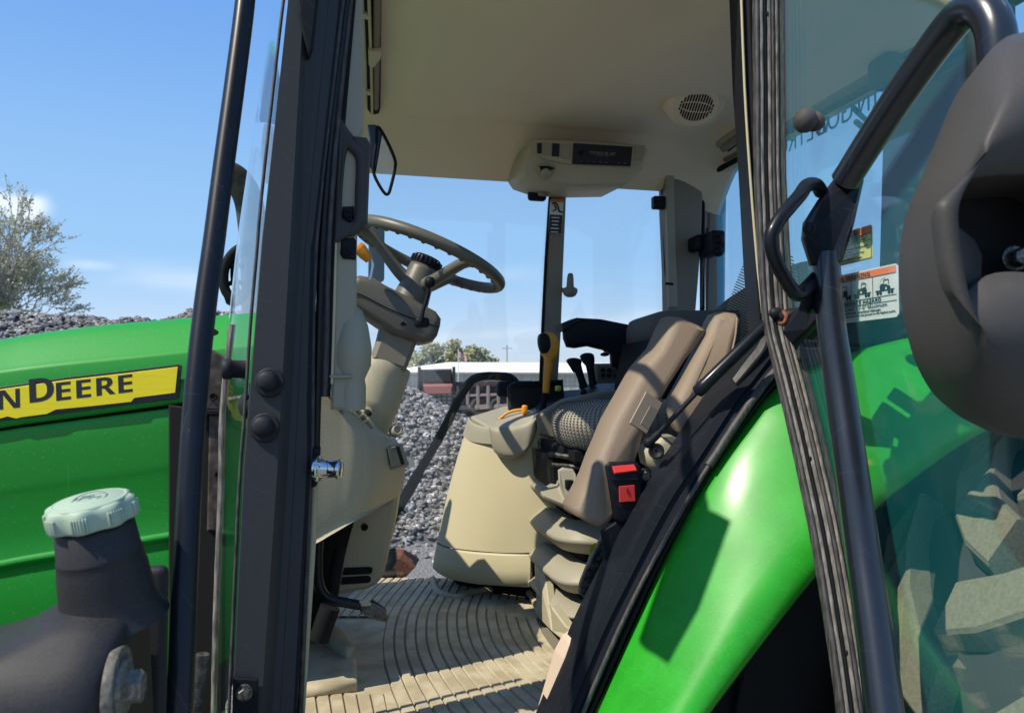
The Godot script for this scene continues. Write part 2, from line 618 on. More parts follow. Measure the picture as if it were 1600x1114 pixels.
# ---------- the yard ----------
func build_yard():
	var g := PlaneMesh.new()
	g.size = Vector2(900, 900)
	tag(put("ground", g, M.ground_gravel, self), "pale dusty gravel yard around the tractor", "ground", "", "structure")
	# a long heap of crushed stone behind the tractor
	var n := noise(0.22, FastNoiseLite.TYPE_SIMPLEX_SMOOTH, 4, 61)
	var height := func(x, z):
		var top: float = lerpf(2.62, 1.74, smoothstep(-1.3, 0.6, x)) + 0.16 * n.get_noise_2d(x * 2.5, 3.0)
		var end := maxf(0.0, x - 0.80)
		var across := absf(z + 10.6)
		var d := sqrt(end * end + across * across)
		return maxf(-0.05, top - 0.88 * (sqrt(d * d + 0.16) - 0.4) + 0.16 * n.get_noise_2d(x * 3.0, z * 3.0))
	var rows := []
	for i in 34:
		var r := []
		for j in 90:
			var x := -14.0 + j * 0.2
			var z := -14.0 + i * 0.2
			r.append(V(x, height.call(x, z) - 0.02, z))
		rows.append(r)
	tag(put("gravel_heap", rings_mesh(rows, false), M.pile_grey, self), "long heap of dark crushed stone behind the tractor", "heap", "", "structure")
	rng.seed = 5
	var st := begin()
	var ball := []
	for i in 4:
		var r := []
		var a := PI * i / 3.0
		for k in 6:
			var b := TAU * k / 6 + i * 0.5
			r.append(V(sin(a) * cos(b), cos(a), sin(a) * sin(b)) * rng.randf_range(0.75, 1.15))
		ball.append(r)
	add_rings(st, ball, true, false, false, -1)
	var stone := done(st)
	var mm := MultiMesh.new()
	mm.transform_format = MultiMesh.TRANSFORM_3D
	mm.use_colors = true
	mm.mesh = stone
	var places := []
	for i in 60000:
		var x := rng.randf_range(-13.5, 3.6)
		var z := rng.randf_range(-12.2, -7.4)
		var y: float = height.call(x, z)
		if y < 0.02 and rng.randf() > 0.10: continue
		var s := rng.randf_range(0.014, 0.040) * (1.6 if rng.randf() < 0.12 else 1.0)
		var b := Basis.from_euler(V(rng.randf() * TAU, rng.randf() * TAU, rng.randf() * TAU)).scaled(V(s, s * 0.75, s * rng.randf_range(0.8, 1.3)))
		places.append([Transform3D(b, V(x, maxf(y, 0.0) + s * 0.3, z)), x])
	mm.instance_count = places.size()
	for i in places.size():
		mm.set_instance_transform(i, places[i][0])
		var v := rng.randf_range(0.11, 0.34)
		if rng.randf() < 0.10: v = rng.randf_range(0.38, 0.6)
		mm.set_instance_color(i, Color(v * 1.04, v, v * 0.95))
	var mi := MultiMeshInstance3D.new()
	mi.name = "crushed_stone"
	mi.multimesh = mm
	mi.material_override = M.stone
	add_child(mi)
	tag(mi, "grey and white crushed stones covering the long heap", "gravel", "", "stuff")
	build_warehouse()
	build_truck()
	bare_tree("bare_tree", "pale grey budding tree at left edge, beyond the stone heap", V(-15.338, 1.75, -38.459), 10.4, 77, M.bark_pale, M.bud_leaf, 7)
	var at1 = V(-12.551, 1.75, -32.681)
	var b1 := base("leafy_tree", self, V(at1.x, 0, at1.z))
	tag(b1, "low leafy green tree in front of the bare tree, beyond the heap", "tree")
	leafy(b1, V(0, 3.6, 0), V(2.6, 1.45, 1.6), 2400, 0.09, M.green_leaf, 81, "foliage")
	put("stem", tube([V(0, 0, 0), V(0.05, 1.5, 0), V(-0.1, 3.4, 0.1)], [0.09, 0.05], 6, 3), M.bark_pale, b1)
	var big := base("round_tree", self, V(18.804, 0.439, -127.164))
	tag(big, "wide round olive green tree behind the white warehouse", "tree")
	for k in 5: leafy(big, V([-5.4, -2.2, 1.8, 5.4, 0.2][k], [5.2, 6.6, 6.5, 5.2, 4.6][k], [0.4, -0.6, 0.6, 0, 1.2][k]), V(3.9, 2.7, 2.6), 1200, 0.36, M.olive_leaf, 90 + k, "crown")
	put("trunk", tube([V(0, -0.5, 0), V(0.1, 2, 0), V(0, 5, 0)], [0.4, 0.2], 8, 3), M.bark_pale, big)
	var fp := base("flagpole", self, V(15.519, 1.238, -99.136))
	tag(fp, "white flagpole flying a faded red and white flag", "flagpole")
	put("pole", tube([V(0, -0.6, 0), V(0, 5.2, 0)], 0.06, 8, 1), M.flag_white, fp)
	var f := base("flag", fp, V(0.06, 4.9, 0))
	for k in 7:
		var r0 := []
		var r1 := []
		for j in 9:
			var x := 1.05 * j / 8
			r0.append(V(x * 0.95, -0.13 * k - 0.62 * x + 0.06 * sin(j * 1.1), 0.12 * sin(j * 0.9)))
			r1.append(r0[j] + V(0, -0.13, 0))
		put("stripe", sheet([r0, r1]), M.flag_red if k % 2 == 0 else M.flag_white, f)
	var up := base("utility_pole", self, V(30.588, 1.033, -136.745))
	tag(up, "thin grey utility pole standing far behind the warehouse roof", "pole")
	put("pole", tube([V(0, -0.6, 0), V(0, 8.0, 0)], 0.13, 6, 1), M.pole_grey, up)
	put("crossarm", rbox(V(0, 7.4, 0), V(1.0, 0.07, 0.07), 0.02), M.pole_grey, up)

func build_warehouse():
	var w := base("warehouse", self, V(27.09, 0.124, -108.831))
	tag(w, "long low cream warehouse with a white metal roof", "building")
	var o := w.position
	var a = V(6.336, 0.09, -109.515) - o
	var b = V(63.92, -0.064, -106.497) - o
	a.y = -o.y; b.y = -o.y
	var dir: Vector3 = (b - a).normalized()
	var into := V(dir.z, 0, -dir.x)
	if into.z > 0: into = -into
	var e := 3.42 - o.y
	put("wall", slab([a, b, b + V(0, e + o.y, 0), a + V(0, e + o.y, 0)], into * 0.25, 0.01), M.wall_cream, w)
	var a1: Vector3 = a + V(0, e + o.y, 0) - dir * 0.6 - into * 0.5
	var b1: Vector3 = b + V(0, e + o.y, 0) + dir * 0.6 - into * 0.5
	var r0: Vector3 = a1 + dir * 11.0 + into * 12.0 + V(0, 1.75, 0)
	var r1: Vector3 = b1 + into * 12.0 + V(0, 1.75, 0)
	put("roof", slab([a1, b1, r1, r0], V(0, 0.12, 0), 0.02), M.roof_white, w)
	put("hip_panel", slab([a1, r0, a1 + into * 24.0], V(0, 0.12, 0), 0.02), M.roof_white, w)
	put("eave", slab([a1 - V(0, 0.02, 0), b1 - V(0, 0.02, 0), b1 - V(0, 0.28, 0), a1 - V(0, 0.28, 0)], -into * 0.08, 0.01), M.eave_grey, w)
	for k in 24:
		var p: Vector3 = a.lerp(b, (k + 0.5) / 24.0) - into * 0.03
		put("wall_seam", rbox(p + V(0, (e + o.y) / 2 - 0.2, 0), V(0.05, (e + o.y) / 2 - 0.2, 0.04), 0.01), M.wall_cream, w)

func build_truck():
	var o = V(6.85, 0.384, -39.55)
	var t := base("dump_truck", self, V(o.x, 0, o.z))
	tag(t, "weathered reddish dump truck parked in front of the warehouse", "truck")
	var q := V(o.x, 0, o.z)
	var body := base("dump_body", t)
	put("side_panel", slab([V(5.873, 1.75, -39.724), V(8.77, 1.853, -39.051), V(8.914, 0.52, -39.068), V(5.884, 0.384, -39.773)], V(0.2, 0, -2.4), 0.02), M.truck_brown, body)
	put("top_rail", slab([V(5.791, 1.852, -39.636), V(8.847, 1.955, -38.927), V(8.849, 1.75, -38.934), V(5.793, 1.648, -39.644)], V(0, 0, 0.15), 0.02), M.truck_brown, body)
	put("bottom_rail", slab([V(5.801, 0.591, -39.682), V(8.957, 0.694, -38.949), V(8.959, 0.455, -38.958), V(5.803, 0.353, -39.69)], V(0, 0, 0.15), 0.02), M.truck_pale, body)
	for k in 6:
		var u := 0.0
		var p = V(6.058, 1.682, -39.581)
		var e = V(8.716, 1.75, -38.965)
		var c: Vector3 = p.lerp(e, k / 5.0)
		put("rib", slab([c, c + V(0.16, 0, 0), c + V(0.16, -1.28, 0), c + V(0, -1.28, 0)], V(0, 0, 0.14), 0.02), M.truck_pale, body)
	put("middle_rail", slab([V(5.863, 1.171, -39.645), V(8.853, 1.273, -38.951), V(8.854, 1.137, -38.956), V(5.864, 1.034, -39.65)], V(0, 0, 0.10), 0.02), M.truck_pale, body)
	put("chassis", slab([V(4.641, 0.377, -40.266), V(9.06, 0.445, -39.243), V(9.063, 0.102, -39.255), V(4.644, 0.033, -40.278)], V(0, 0, -2.0), 0.03), M.truck_brown, t)
	for u in [V(5.355, -0.129, -39.914), V(7.287, -0.061, -39.466), V(8.286, -0.026, -39.234)]:
		put("wheel", lathe(V(u.x, 0.52, u.z + 0.15), V(0, 0, 1), [Vector2(0.2, -0.3), Vector2(0.5, -0.28), Vector2(0.52, -0.1), Vector2(0.5, 0.05), Vector2(0.3, 0.08), Vector2(0.28, 0.0)], 20), M.tyre_rubber, t)
	var cab := base("truck_cab", t)
	put("cab_shell", slab([V(4.258, 2.528, -39.657), V(5.807, 2.562, -39.298), V(5.924, 0.397, -39.352), V(4.209, 0.397, -39.748)], V(0, 0, -2.2), 0.08), M.truck_brown, cab)
	put("windscreen", slab([V(4.346, 2.459, -39.536), V(5.695, 2.492, -39.224), V(5.733, 1.851, -39.239), V(4.351, 1.818, -39.559)], V(0, 0, 0.06), 0.02), M.black_vinyl, cab)
	put("engine_cover", slab([V(4.275, 1.75, -39.477), V(5.752, 1.784, -39.135), V(5.657, 1.346, -39.173), V(4.41, 1.313, -39.462)], V(0, -0.1, 0.5), 0.03), M.truck_red, cab)
	for r in 3:
		for k in 5:
			var p = V(4.602, 1.179, -39.371) + V(k * 0.27, -r * 0.2, 0)
			put("grille_bar", rbox(p, V(0.10, 0.07, 0.05), 0.015), M.truck_pale, cab)
	for p in [[V(4.125, 2.663, -39.682), V(4.136, 1.344, -39.73)], [V(5.905, 2.663, -39.271), V(5.916, 1.344, -39.318)]]:
		put("exhaust_stack", tube(p, 0.09, 8, 1), M.black_vinyl, cab)
	for c in t.get_children():
		if c is MeshInstance3D: c.position -= q
		else: for d in c.get_children(): d.position -= q

func leafy(parent: Node3D, c: Vector3, half: Vector3, count: int, size: float, m: Material, sd: int, called: String):
	rng.seed = sd
	var st := begin()
	st.set_smooth_group(0xFFFFFFFF)
	var lumps := []
	for i in 14: lumps.append([V(rng.randf_range(-1, 1), rng.randf_range(-1, 1), rng.randf_range(-1, 1)).normalized() * rng.randf_range(0.35, 0.85), rng.randf_range(0.22, 0.45)])
	for i in count:
		var l: Array = lumps[rng.randi() % lumps.size()]
		var d: Vector3 = V(rng.randfn(), rng.randfn(), rng.randfn()).normalized() * pow(rng.randf(), 0.4) * l[1]
		var p: Vector3 = c + (l[0] + d) * half
		var a := V(rng.randfn(), rng.randfn(), rng.randfn()).normalized() * size * rng.randf_range(0.6, 1.2)
		var b: Vector3 = a.cross(V(rng.randfn(), rng.randfn(), rng.randfn())).normalized() * size * 0.55
		quad(st, p - a, p + b, p + a, p - b)
	put(called, done(st), m, parent)

func bare_tree(called: String, label: String, at: Vector3, tall: float, sd: int, bark: Material, bud: Material, levels: int):
	var t := base(called, self, V(at.x, 0, at.z))
	tag(t, label, "tree")
	rng.seed = sd
	var wood := begin()
	wood.set_smooth_group(1)
	var buds := begin()
	buds.set_smooth_group(0xFFFFFFFF)
	var todo := [[V(0, 0, 0), V(0.05, 1, 0), tall * 0.24, tall * 0.022, 0]]
	while todo.size():
		var e: Array = todo.pop_back()
		var p: Vector3 = e[0]
		var dir: Vector3 = e[1]
		var mid: Vector3 = p + dir * e[2] * 0.5 + V(rng.randfn(), rng.randfn(), rng.randfn()) * e[2] * 0.04
		var end: Vector3 = p + dir * e[2]
		add_tube(wood, [p, mid, end], [maxf(e[3], 0.013), maxf(e[3] * 0.62, 0.010)], 4 if e[4] > 2 else 7, 1)
		if e[4] >= levels - 1:
			for k in 4:
				var c: Vector3 = p.lerp(end, rng.randf()) + V(rng.randfn(), rng.randfn(), rng.randfn()) * 0.05
				var a := V(rng.randfn(), rng.randfn(), rng.randfn()).normalized() * 0.06
				var b: Vector3 = a.cross(V(rng.randfn(), rng.randfn(), rng.randfn())).normalized() * 0.05
				quad(buds, c - a, c + b, c + a, c - b)
		if e[4] < levels:
			var kids := 4 if e[4] in [1, 2] else 3 if e[4] < levels - 1 else 2
			for k in kids:
				var w := V(rng.randfn(), rng.randfn() * 0.6 + 0.25, rng.randfn()).normalized()
				var nd: Vector3 = (dir + w * (0.62 if k else 0.28)).normalized()
				todo.append([p.lerp(end, 1.0 if k == 0 else rng.randf_range(0.55, 1.0)), nd, e[2] * rng.randf_range(0.66, 0.86), e[3] * (0.66 if k == 0 else 0.5), e[4] + 1])
	put("trunk", done(wood), bark, t)
	put("crown", done(buds), bud, t)


# ---------- engine hood and what stands before the cab ----------
func build_hood(t: Node3D):
	# stations along the hood, front to rear; each row runs from the top centre line down the side
	var side := func(u0, v0): pass
	var crest = [V(-1.663, 1.563, -2.06), V(-0.969, 1.819, -2.06), V(-0.807, 1.858, -2.06), V(-0.667, 1.884, -2.06), V(-0.521, 1.904, -2.06), V(-0.198, 1.938, -2.06)]
	var crease = [V(-1.571, 1.501, -1.95), V(-0.916, 1.746, -1.95), V(-0.763, 1.778, -1.95), V(-0.63, 1.797, -1.95), V(-0.492, 1.813, -1.95), V(-0.186, 1.85, -1.95)]
	var lower = [V(-1.551, 1.387, -1.93), V(-0.903, 1.622, -1.93), V(-0.752, 1.655, -1.93), V(-0.621, 1.674, -1.93), V(-0.485, 1.693, -1.93), V(-0.183, 1.736, -1.93)]
	var rows := []
	for i in crest.size():
		var c: Vector3 = crest[i]
		var k: Vector3 = crease[i]
		var l: Vector3 = lower[i]
		var row := [V(c.x, c.y + 0.012, -2.37), V(c.x, c.y + 0.010, -2.2), c + V(0, 0.004, -0.03), c + V(0, -0.003, 0.012), c.lerp(k, 0.35) + V(0, 0.006, 0.006), c.lerp(k, 0.75) + V(0, 0.003, 0.002), k + V(0, 0.004, -0.004), k + V(0, -0.006, 0.002), k.lerp(l, 0.5) + V(0, 0, 0.002), l, l + V(0, -0.004, -0.012), l + V(0, -0.002, -0.04)]
		var far := []
		for j in range(row.size() - 1, 0, -1): far.append(V(row[j].x, row[j].y, -4.74 - row[j].z))
		rows.append(far + row)
	var hood := put("hood", sheet(rows, 2, 3), M.hood_green, t)
	var nose := []
	for p in rows[0]: nose.append(p + V(0, 0, 0))
	put("nose", slab(nose, V(-0.25, -0.05, 0), 0.03), M.hood_green, hood)
	# the decal: black field, yellow field, letters
	var off := V(0, 0, 0.006)
	var border := slab([V(-0.952, 1.702, -1.925), V(-0.752, 1.743, -1.925), V(-0.621, 1.765, -1.925), V(-0.485, 1.782, -1.925), V(-0.375, 1.797, -1.925), V(-0.368, 1.793, -1.925), V(-0.375, 1.716, -1.925), V(-0.484, 1.702, -1.925), V(-0.619, 1.683, -1.925), V(-0.75, 1.666, -1.925), V(-0.95, 1.626, -1.925)], V(0, 0, -0.004), 0.0008)
	var badge := put("decal_panel", border, M.black_vinyl, hood)
	badge.position = V(0, 0, 0.0005)
	var yellow := slab([V(-0.949, 1.698, -1.919), V(-0.75, 1.738, -1.919), V(-0.619, 1.759, -1.919), V(-0.484, 1.776, -1.919), V(-0.376, 1.791, -1.919), V(-0.381, 1.729, -1.919), V(-0.47, 1.717, -1.919), V(-0.477, 1.708, -1.919), V(-0.564, 1.698, -1.919), V(-0.636, 1.691, -1.919), V(-0.655, 1.681, -1.919), V(-0.707, 1.674, -1.919), V(-0.717, 1.671, -1.919), V(-0.735, 1.676, -1.919), V(-0.748, 1.672, -1.919), V(-0.948, 1.636, -1.919)], V(0, 0, -0.003), 0.0006)
	put("yellow_field", yellow, M.yellow_vinyl, hood)
	var st := begin()
	var lay := func(s: String, p0: Vector3, p1: Vector3, cap: float, wide: float):
		var tm := letters(s, cap, 0.0008)
		var x := (p1 - p0).normalized()
		var z := V(0, 0, 1)
		var b := Basis(x * wide, z.cross(x).normalized() + x * 0.08, z)
		st.append_from(tm, 0, Transform3D(b, p0))
	lay.call("N", V(-0.758, 1.676, -1.919), V(-0.71, 1.682, -1.919), 0.042, 1.22)
	lay.call("D", V(-0.697, 1.687, -1.919), V(-0.631, 1.696, -1.919), 0.053, 1.25)
	lay.call("EERE", V(-0.641, 1.696, -1.919), V(-0.472, 1.718, -1.919), 0.0405, 1.33)
	put("lettering", st.commit(), M.black_vinyl, hood)
	# the side panel below the gap
	var p1 = [V(-1.554, 1.36, -1.935), V(-0.905, 1.61, -1.935), V(-0.754, 1.643, -1.935), V(-0.622, 1.662, -1.935), V(-0.486, 1.68, -1.935), V(-0.183, 1.72, -1.935)]
	var low := []
	for i in p1.size():
		var p: Vector3 = p1[i]
		var drop := [-0.002, 0.0, 0.002, 0.008, 0.05, 0.13, 0.145, 0.16, 0.24, 0.292, 0.296, 0.299, 0.312, 0.316, 0.34, 0.50, 0.64]
		var zz := [-0.03, -0.004, 0.002, 0.003, 0.002, 0.0015, 0.0, -0.002, -0.003, -0.003, -0.002, 0.002, 0.002, -0.008, -0.003, -0.002, -0.02]
		var row := []
		for j in drop.size(): row.append(V(p.x + drop[j] * 0.02, p.y - drop[j], p.z + zz[j]))
		low.append(row)
	var sp := put("side_panel", sheet(low, 1, 3), M.hood_green, t)
	put("gap", slab([V(-1.597, 1.417, -1.985), V(-0.774, 1.69, -1.985), V(-0.325, 1.753, -1.985), V(-0.324, 1.671, -1.985), V(-0.773, 1.615, -1.985), V(-1.593, 1.324, -1.985)], V(0, 0, -0.02), 0.002), M.black_hole, sp)
	put("engine_block", rbox(V(-0.95, 1.2, -2.37), V(0.62, 0.46, 0.38), 0.04), M.black_hole, t)
	put("front_axle", rbox(V(-1.2, 0.55, -2.37), V(0.25, 0.14, 0.75), 0.05), M.hood_green, t)
	for s in [-1, 1]:
		put("front_wheel", lathe(V(-1.2, 0.55, -2.37 + s * 0.85), V(0, 0, s), [Vector2(0.25, -0.2), Vector2(0.52, -0.19), Vector2(0.56, -0.1), Vector2(0.56, 0.1), Vector2(0.52, 0.19), Vector2(0.3, 0.2), Vector2(0.28, 0.1)], 36), M.tyre_rubber, t)

func build_front(t: Node3D):
	var fw := base("firewall_panel", t)
	put("brown_plate", slab([V(-0.346, 1.829, -1.9), V(-0.298, 1.832, -1.9), V(-0.259, 1.811, -1.9), V(-0.264, 1.687, -1.9), V(-0.344, 1.688, -1.9)], V(0, 0, -0.03), 0.004), M.brown_panel, fw)
	put("plate_seam", slab([V(-0.342, 1.688, -1.89), V(-0.263, 1.689, -1.89), V(-0.263, 1.677, -1.89), V(-0.342, 1.676, -1.89)], V(0, 0, -0.02), 0.002), M.rubber, fw)
	put("lower_plate", slab([V(-0.302, 1.677, -1.905), V(-0.265, 1.677, -1.905), V(-0.273, 1.4, -1.905), V(-0.304, 1.402, -1.905)], V(0, 0, -0.03), 0.004), M.brown_panel, fw)
	put("dark_plate", slab([V(-0.396, 1.701, -1.92), V(-0.267, 1.681, -1.92), V(-0.264, 0.854, -1.92), V(-0.383, 0.868, -1.92)], V(0, 0, -0.05), 0.004), M.black_hole, fw)
	for p in [V(-0.293, 1.72, -1.899), V(-0.28, 1.534, -1.904)]:
		put("bolt_hole", lathe(p, V(0, 0, 1), [Vector2(0.009, 0), Vector2(0.009, 0.004), Vector2(0.006, 0.0045), Vector2(0.005, 0.001)], 14), M.black_hole, fw)
	put("cowl", tube([V(-0.326, 1.882, -2), V(-0.302, 1.867, -2), V(-0.283, 1.845, -2), V(-0.271, 1.818, -2)], 0.016, 10), M.rubber, t)
	put("hose", tube([V(-0.251, 1.233, -1.55), V(-0.255, 1.2, -1.55), V(-0.262, 1.15, -1.55), V(-0.267, 1.105, -1.55)], 0.013, 10), M.worn_steel, t)
	put("frame_rail", rbox(V(-0.264, 0.999, -1.62), V(0.05, 0.05, 0.1), 0.02), M.hood_green, t)
	# the exhaust elbow beyond the windscreen
	put("exhaust_pipe", tube([V(-0.398, 2.487, -2.75), V(-0.381, 2.479, -2.75), V(-0.358, 2.467, -2.76), V(-0.328, 2.424, -2.78), V(-0.312, 2.345, -2.8), V(-0.297, 2.161, -2.8), V(-0.283, 1.705, -2.8)], 0.05, 16, 6), M.brown_panel, t)
	# round lamp guard beyond the windscreen
	var lg := base("lamp_guard", t)
	put("ring", tube([V(-0.289, 2.204, -2.6), V(-0.325, 2.198, -2.6), V(-0.356, 2.167, -2.6), V(-0.373, 2.12, -2.6), V(-0.371, 2.069, -2.6), V(-0.355, 2.04, -2.6), V(-0.326, 2.024, -2.6), V(-0.291, 2.089, -2.6)], 0.016, 8, 5, true), M.rubber, lg)
	put("inner_ring", tube([V(-0.299, 2.186, -2.62), V(-0.327, 2.18, -2.62), V(-0.343, 2.15, -2.62), V(-0.346, 2.107, -2.62), V(-0.337, 2.064, -2.62), V(-0.321, 2.052, -2.62)], 0.010, 8, 5), M.rubber, lg)
	for q in [[V(-0.369, 2.13, -2.61), V(-0.341, 2.148, -2.61), V(-0.313, 2.136, -2.61)], [V(-0.368, 2.075, -2.61), V(-0.337, 2.089, -2.61), V(-0.304, 2.077, -2.61)], [V(-0.33, 2.198, -2.61), V(-0.337, 2.121, -2.61), V(-0.328, 2.029, -2.61)]]:
		put("spoke", tube(q, 0.008, 6, 3), M.rubber, lg)
	put("bracket", slab([V(-0.381, 2.061, -2.6), V(-0.338, 2.028, -2.6), V(-0.342, 2.003, -2.6), V(-0.366, 2.015, -2.6)], V(0, 0, -0.05), 0.004), M.rubber, lg)
	# the round grab rail outside the front post
	put("grab_rail", tube([V(-0.175, 2.576, -1.47), V(-0.176, 2.462, -1.44), V(-0.187, 2.288, -1.4), V(-0.198, 2.126, -1.36), V(-0.206, 1.984, -1.32), V(-0.213, 1.876, -1.29), V(-0.217, 1.75, -1.25), V(-0.217, 1.621, -1.21), V(-0.214, 1.491, -1.17), V(-0.21, 1.36, -1.13), V(-0.207, 1.243, -1.1)], 0.0178, 20, 5), M.gloss_black, t)


# ---------- cab shell ----------
func build_cab(t: Node3D):
	var post := base("front_post", t)
	var rows := []
	for r in [[V(-0.101, 2.661, -1.6), V(-0.07, 2.665, -1.6), V(-0.036, 2.67, -1.6), V(0.006, 2.675, -1.6)], [V(-0.112, 2.551, -1.6), V(-0.074, 2.555, -1.6), V(-0.044, 2.559, -1.6), V(-0.004, 2.563, -1.6)], [V(-0.159, 2.038, -1.6), V(-0.096, 2.041, -1.6), V(-0.082, 2.041, -1.6), V(-0.054, 2.042, -1.6)], [V(-0.189, 1.577, -1.6), V(-0.116, 1.575, -1.6), V(-0.103, 1.575, -1.6), V(-0.06, 1.574, -1.6)], [V(-0.204, 1.097, -1.6), V(-0.142, 1.091, -1.6), V(-0.128, 1.089, -1.6), V(-0.081, 1.085, -1.6)], [V(-0.207, 0.965, -1.6), V(-0.149, 0.958, -1.6), V(-0.134, 0.956, -1.6), V(-0.086, 0.951, -1.6)]]:
		var a: Vector3 = r[0]
		var b: Vector3 = r[1]
		var c: Vector3 = r[2]
		var d: Vector3 = r[3]
		rows.append([a + V(0, 0, -0.02), a + V(0.002, 0, 0.004), a.lerp(b, 0.06) + V(0, 0, 0.009), b + V(-0.005, 0, 0.009), b + V(0.001, 0, 0.0), c + V(0, 0, -0.028), c.lerp(d, 0.3) + V(0, 0, -0.034), c.lerp(d, 0.34) + V(0, 0, -0.039), d + V(-0.006, 0, -0.046), d + V(0, 0, -0.06), d + V(0, 0, -0.10), a + V(0, 0, -0.10)])
	put("post_shell", rings_mesh(rows, true, true, true, -1), M.post_grey, post)
	put("post_channel", sheet([
		[V(-0.072, 2.644, -1.612), V(-0.043, 2.661, -1.636), V(0.002, 2.674, -1.648)], [V(-0.074, 2.561, -1.612), V(-0.045, 2.577, -1.636), V(-0.002, 2.588, -1.648)], [V(-0.094, 2.043, -1.612), V(-0.084, 2.048, -1.636), V(-0.054, 2.051, -1.648)], [V(-0.115, 1.574, -1.612), V(-0.105, 1.571, -1.636), V(-0.06, 1.569, -1.648)], [V(-0.14, 1.085, -1.612), V(-0.131, 1.074, -1.636), V(-0.082, 1.065, -1.648)], [V(-0.146, 0.977, -1.612), V(-0.137, 0.964, -1.636), V(-0.088, 0.953, -1.648)]], 1, 1, -1), M.satin_black, post)
	put("top_black_slab", slab([V(-0.094, 2.598, -1.583), V(-0.089, 2.518, -1.583), V(-0.079, 2.472, -1.583), V(-0.067, 2.431, -1.583), V(-0.06, 2.453, -1.583), V(-0.046, 2.604, -1.583)], V(0, 0, -0.03), 0.004), M.satin_black, post)  # thin black slab over the upper end of the post
	# seals along the inner edge of the post
	put("seal_strip", tube([V(0.005, 2.684, -1.665), V(0, 2.597, -1.665), V(-0.052, 2.055, -1.665), V(-0.056, 1.613, -1.665), V(-0.059, 1.531, -1.665), V(-0.074, 1.057, -1.665), V(-0.078, 0.943, -1.665)], 0.0055, 8, 4), M.mid_rubber, post)
	put("seal_bulb", tube([V(0.016, 2.694, -1.68), V(0.009, 2.605, -1.68), V(-0.022, 2.314, -1.68), V(-0.039, 2.058, -1.68), V(-0.045, 1.806, -1.68), V(-0.048, 1.565, -1.68)], 0.0085, 10, 4), M.gloss_black, post)
	put("seal_cord", tube([V(0.022, 2.7, -1.69), V(0.016, 2.611, -1.69), V(-0.01, 2.319, -1.69), V(-0.026, 2.06, -1.69), V(-0.03, 1.806, -1.69), V(-0.033, 1.722, -1.69)], 0.0075, 8, 4), M.mid_rubber, post)  # plain grey rubber tube between the bulb and the lip
	put("seal_lip", tube([V(0.029, 2.707, -1.7), V(0.023, 2.617, -1.7), V(0.001, 2.323, -1.7), V(-0.016, 2.063, -1.7), V(-0.022, 1.806, -1.7), V(-0.025, 1.722, -1.7)], 0.0065, 8, 4), M.rubber, post)
	put("trim_strip", tube([V(-0.045, 1.75, -1.69), V(-0.05, 1.564, -1.69), V(-0.055, 1.404, -1.69), V(-0.066, 1.2, -1.69), V(-0.074, 1.046, -1.69), V(-0.078, 0.931, -1.69)], 0.0085, 8, 4), M.beige, post)
	var caps := [V(-0.137, 1.753, -1.588), V(-0.145, 1.662, -1.588)]
	for p in caps:
		var b := put("cap_nut", lathe(p, V(-0.1, 0, 1), [Vector2(0.030, 0), Vector2(0.030, 0.004), Vector2(0.027, 0.006)], 28), M.dark_plastic, post)
		put("dome", lathe(p + V(-0.003, 0.003, 0.006), V(-0.12, 0.03, 1), [Vector2(0.021, 0), Vector2(0.0205, 0.012), Vector2(0.018, 0.018), Vector2(0.011, 0.0215), Vector2(0.003, 0.0225)], 24), M.dark_plastic, post)
	put("cap_nut", lathe(V(-0.181, 1.706, -1.63), V(-0.85, 0, 0.5), [Vector2(0.027, -0.004), Vector2(0.027, 0.008), Vector2(0.022, 0.014), Vector2(0.010, 0.018), Vector2(0.002, 0.019)], 24), M.dark_plastic, post)
	put("buffer_stub", lathe(V(-0.188, 1.781, -1.65), V(-1, 0, 0.1), [Vector2(0.0185, 0), Vector2(0.0185, 0.03), Vector2(0.0215, 0.031), Vector2(0.0215, 0.046), Vector2(0.017, 0.050), Vector2(0.003, 0.051)], 22), M.dark_plastic, post)
	put("bracket_plate", slab([V(-0.199, 1.174, -1.574), V(-0.152, 1.167, -1.574), V(-0.152, 1.021, -1.574), V(-0.199, 1.026, -1.574)], V(0, 0, -0.012), 0.002), M.satin_black, post)
	put("bolt", bolt(V(-0.177, 1.145, -1.574), V(0, 0, 1), 0.012, 0.016), M.worn_steel, post)
	for p in [V(-0.068, 2.108, -1.645), V(-0.081, 1.607, -1.645)]:
		put("screw", lathe(p, V(0.3, 0, 1), [Vector2(0.008, 0), Vector2(0.008, 0.002), Vector2(0.005, 0.0025), Vector2(0.0045, 0.0005)], 14), M.satin_black, post)
	# striker pin
	var sk := base("door_striker", t)
	put("plate", slab([V(-0.053, 1.614, -1.655), V(-0.038, 1.614, -1.655), V(-0.039, 1.552, -1.655), V(-0.046, 1.532, -1.655), V(-0.055, 1.53, -1.655)], V(0, 0, -0.03), 0.002), M.satin_black, sk)
	var sd := V(0.94, -0.02, 0.25)
	put("pin", lathe(V(-0.048, 1.571, -1.645), sd, [Vector2(0.027, 0), Vector2(0.028, 0.006), Vector2(0.0265, 0.010), Vector2(0.019, 0.011), Vector2(0.0185, 0.045), Vector2(0.021, 0.047), Vector2(0.021, 0.052), Vector2(0.018, 0.056), Vector2(0.005, 0.057)], 28), M.chrome, sk)
	# windscreen wrapping round the front
	var w := []
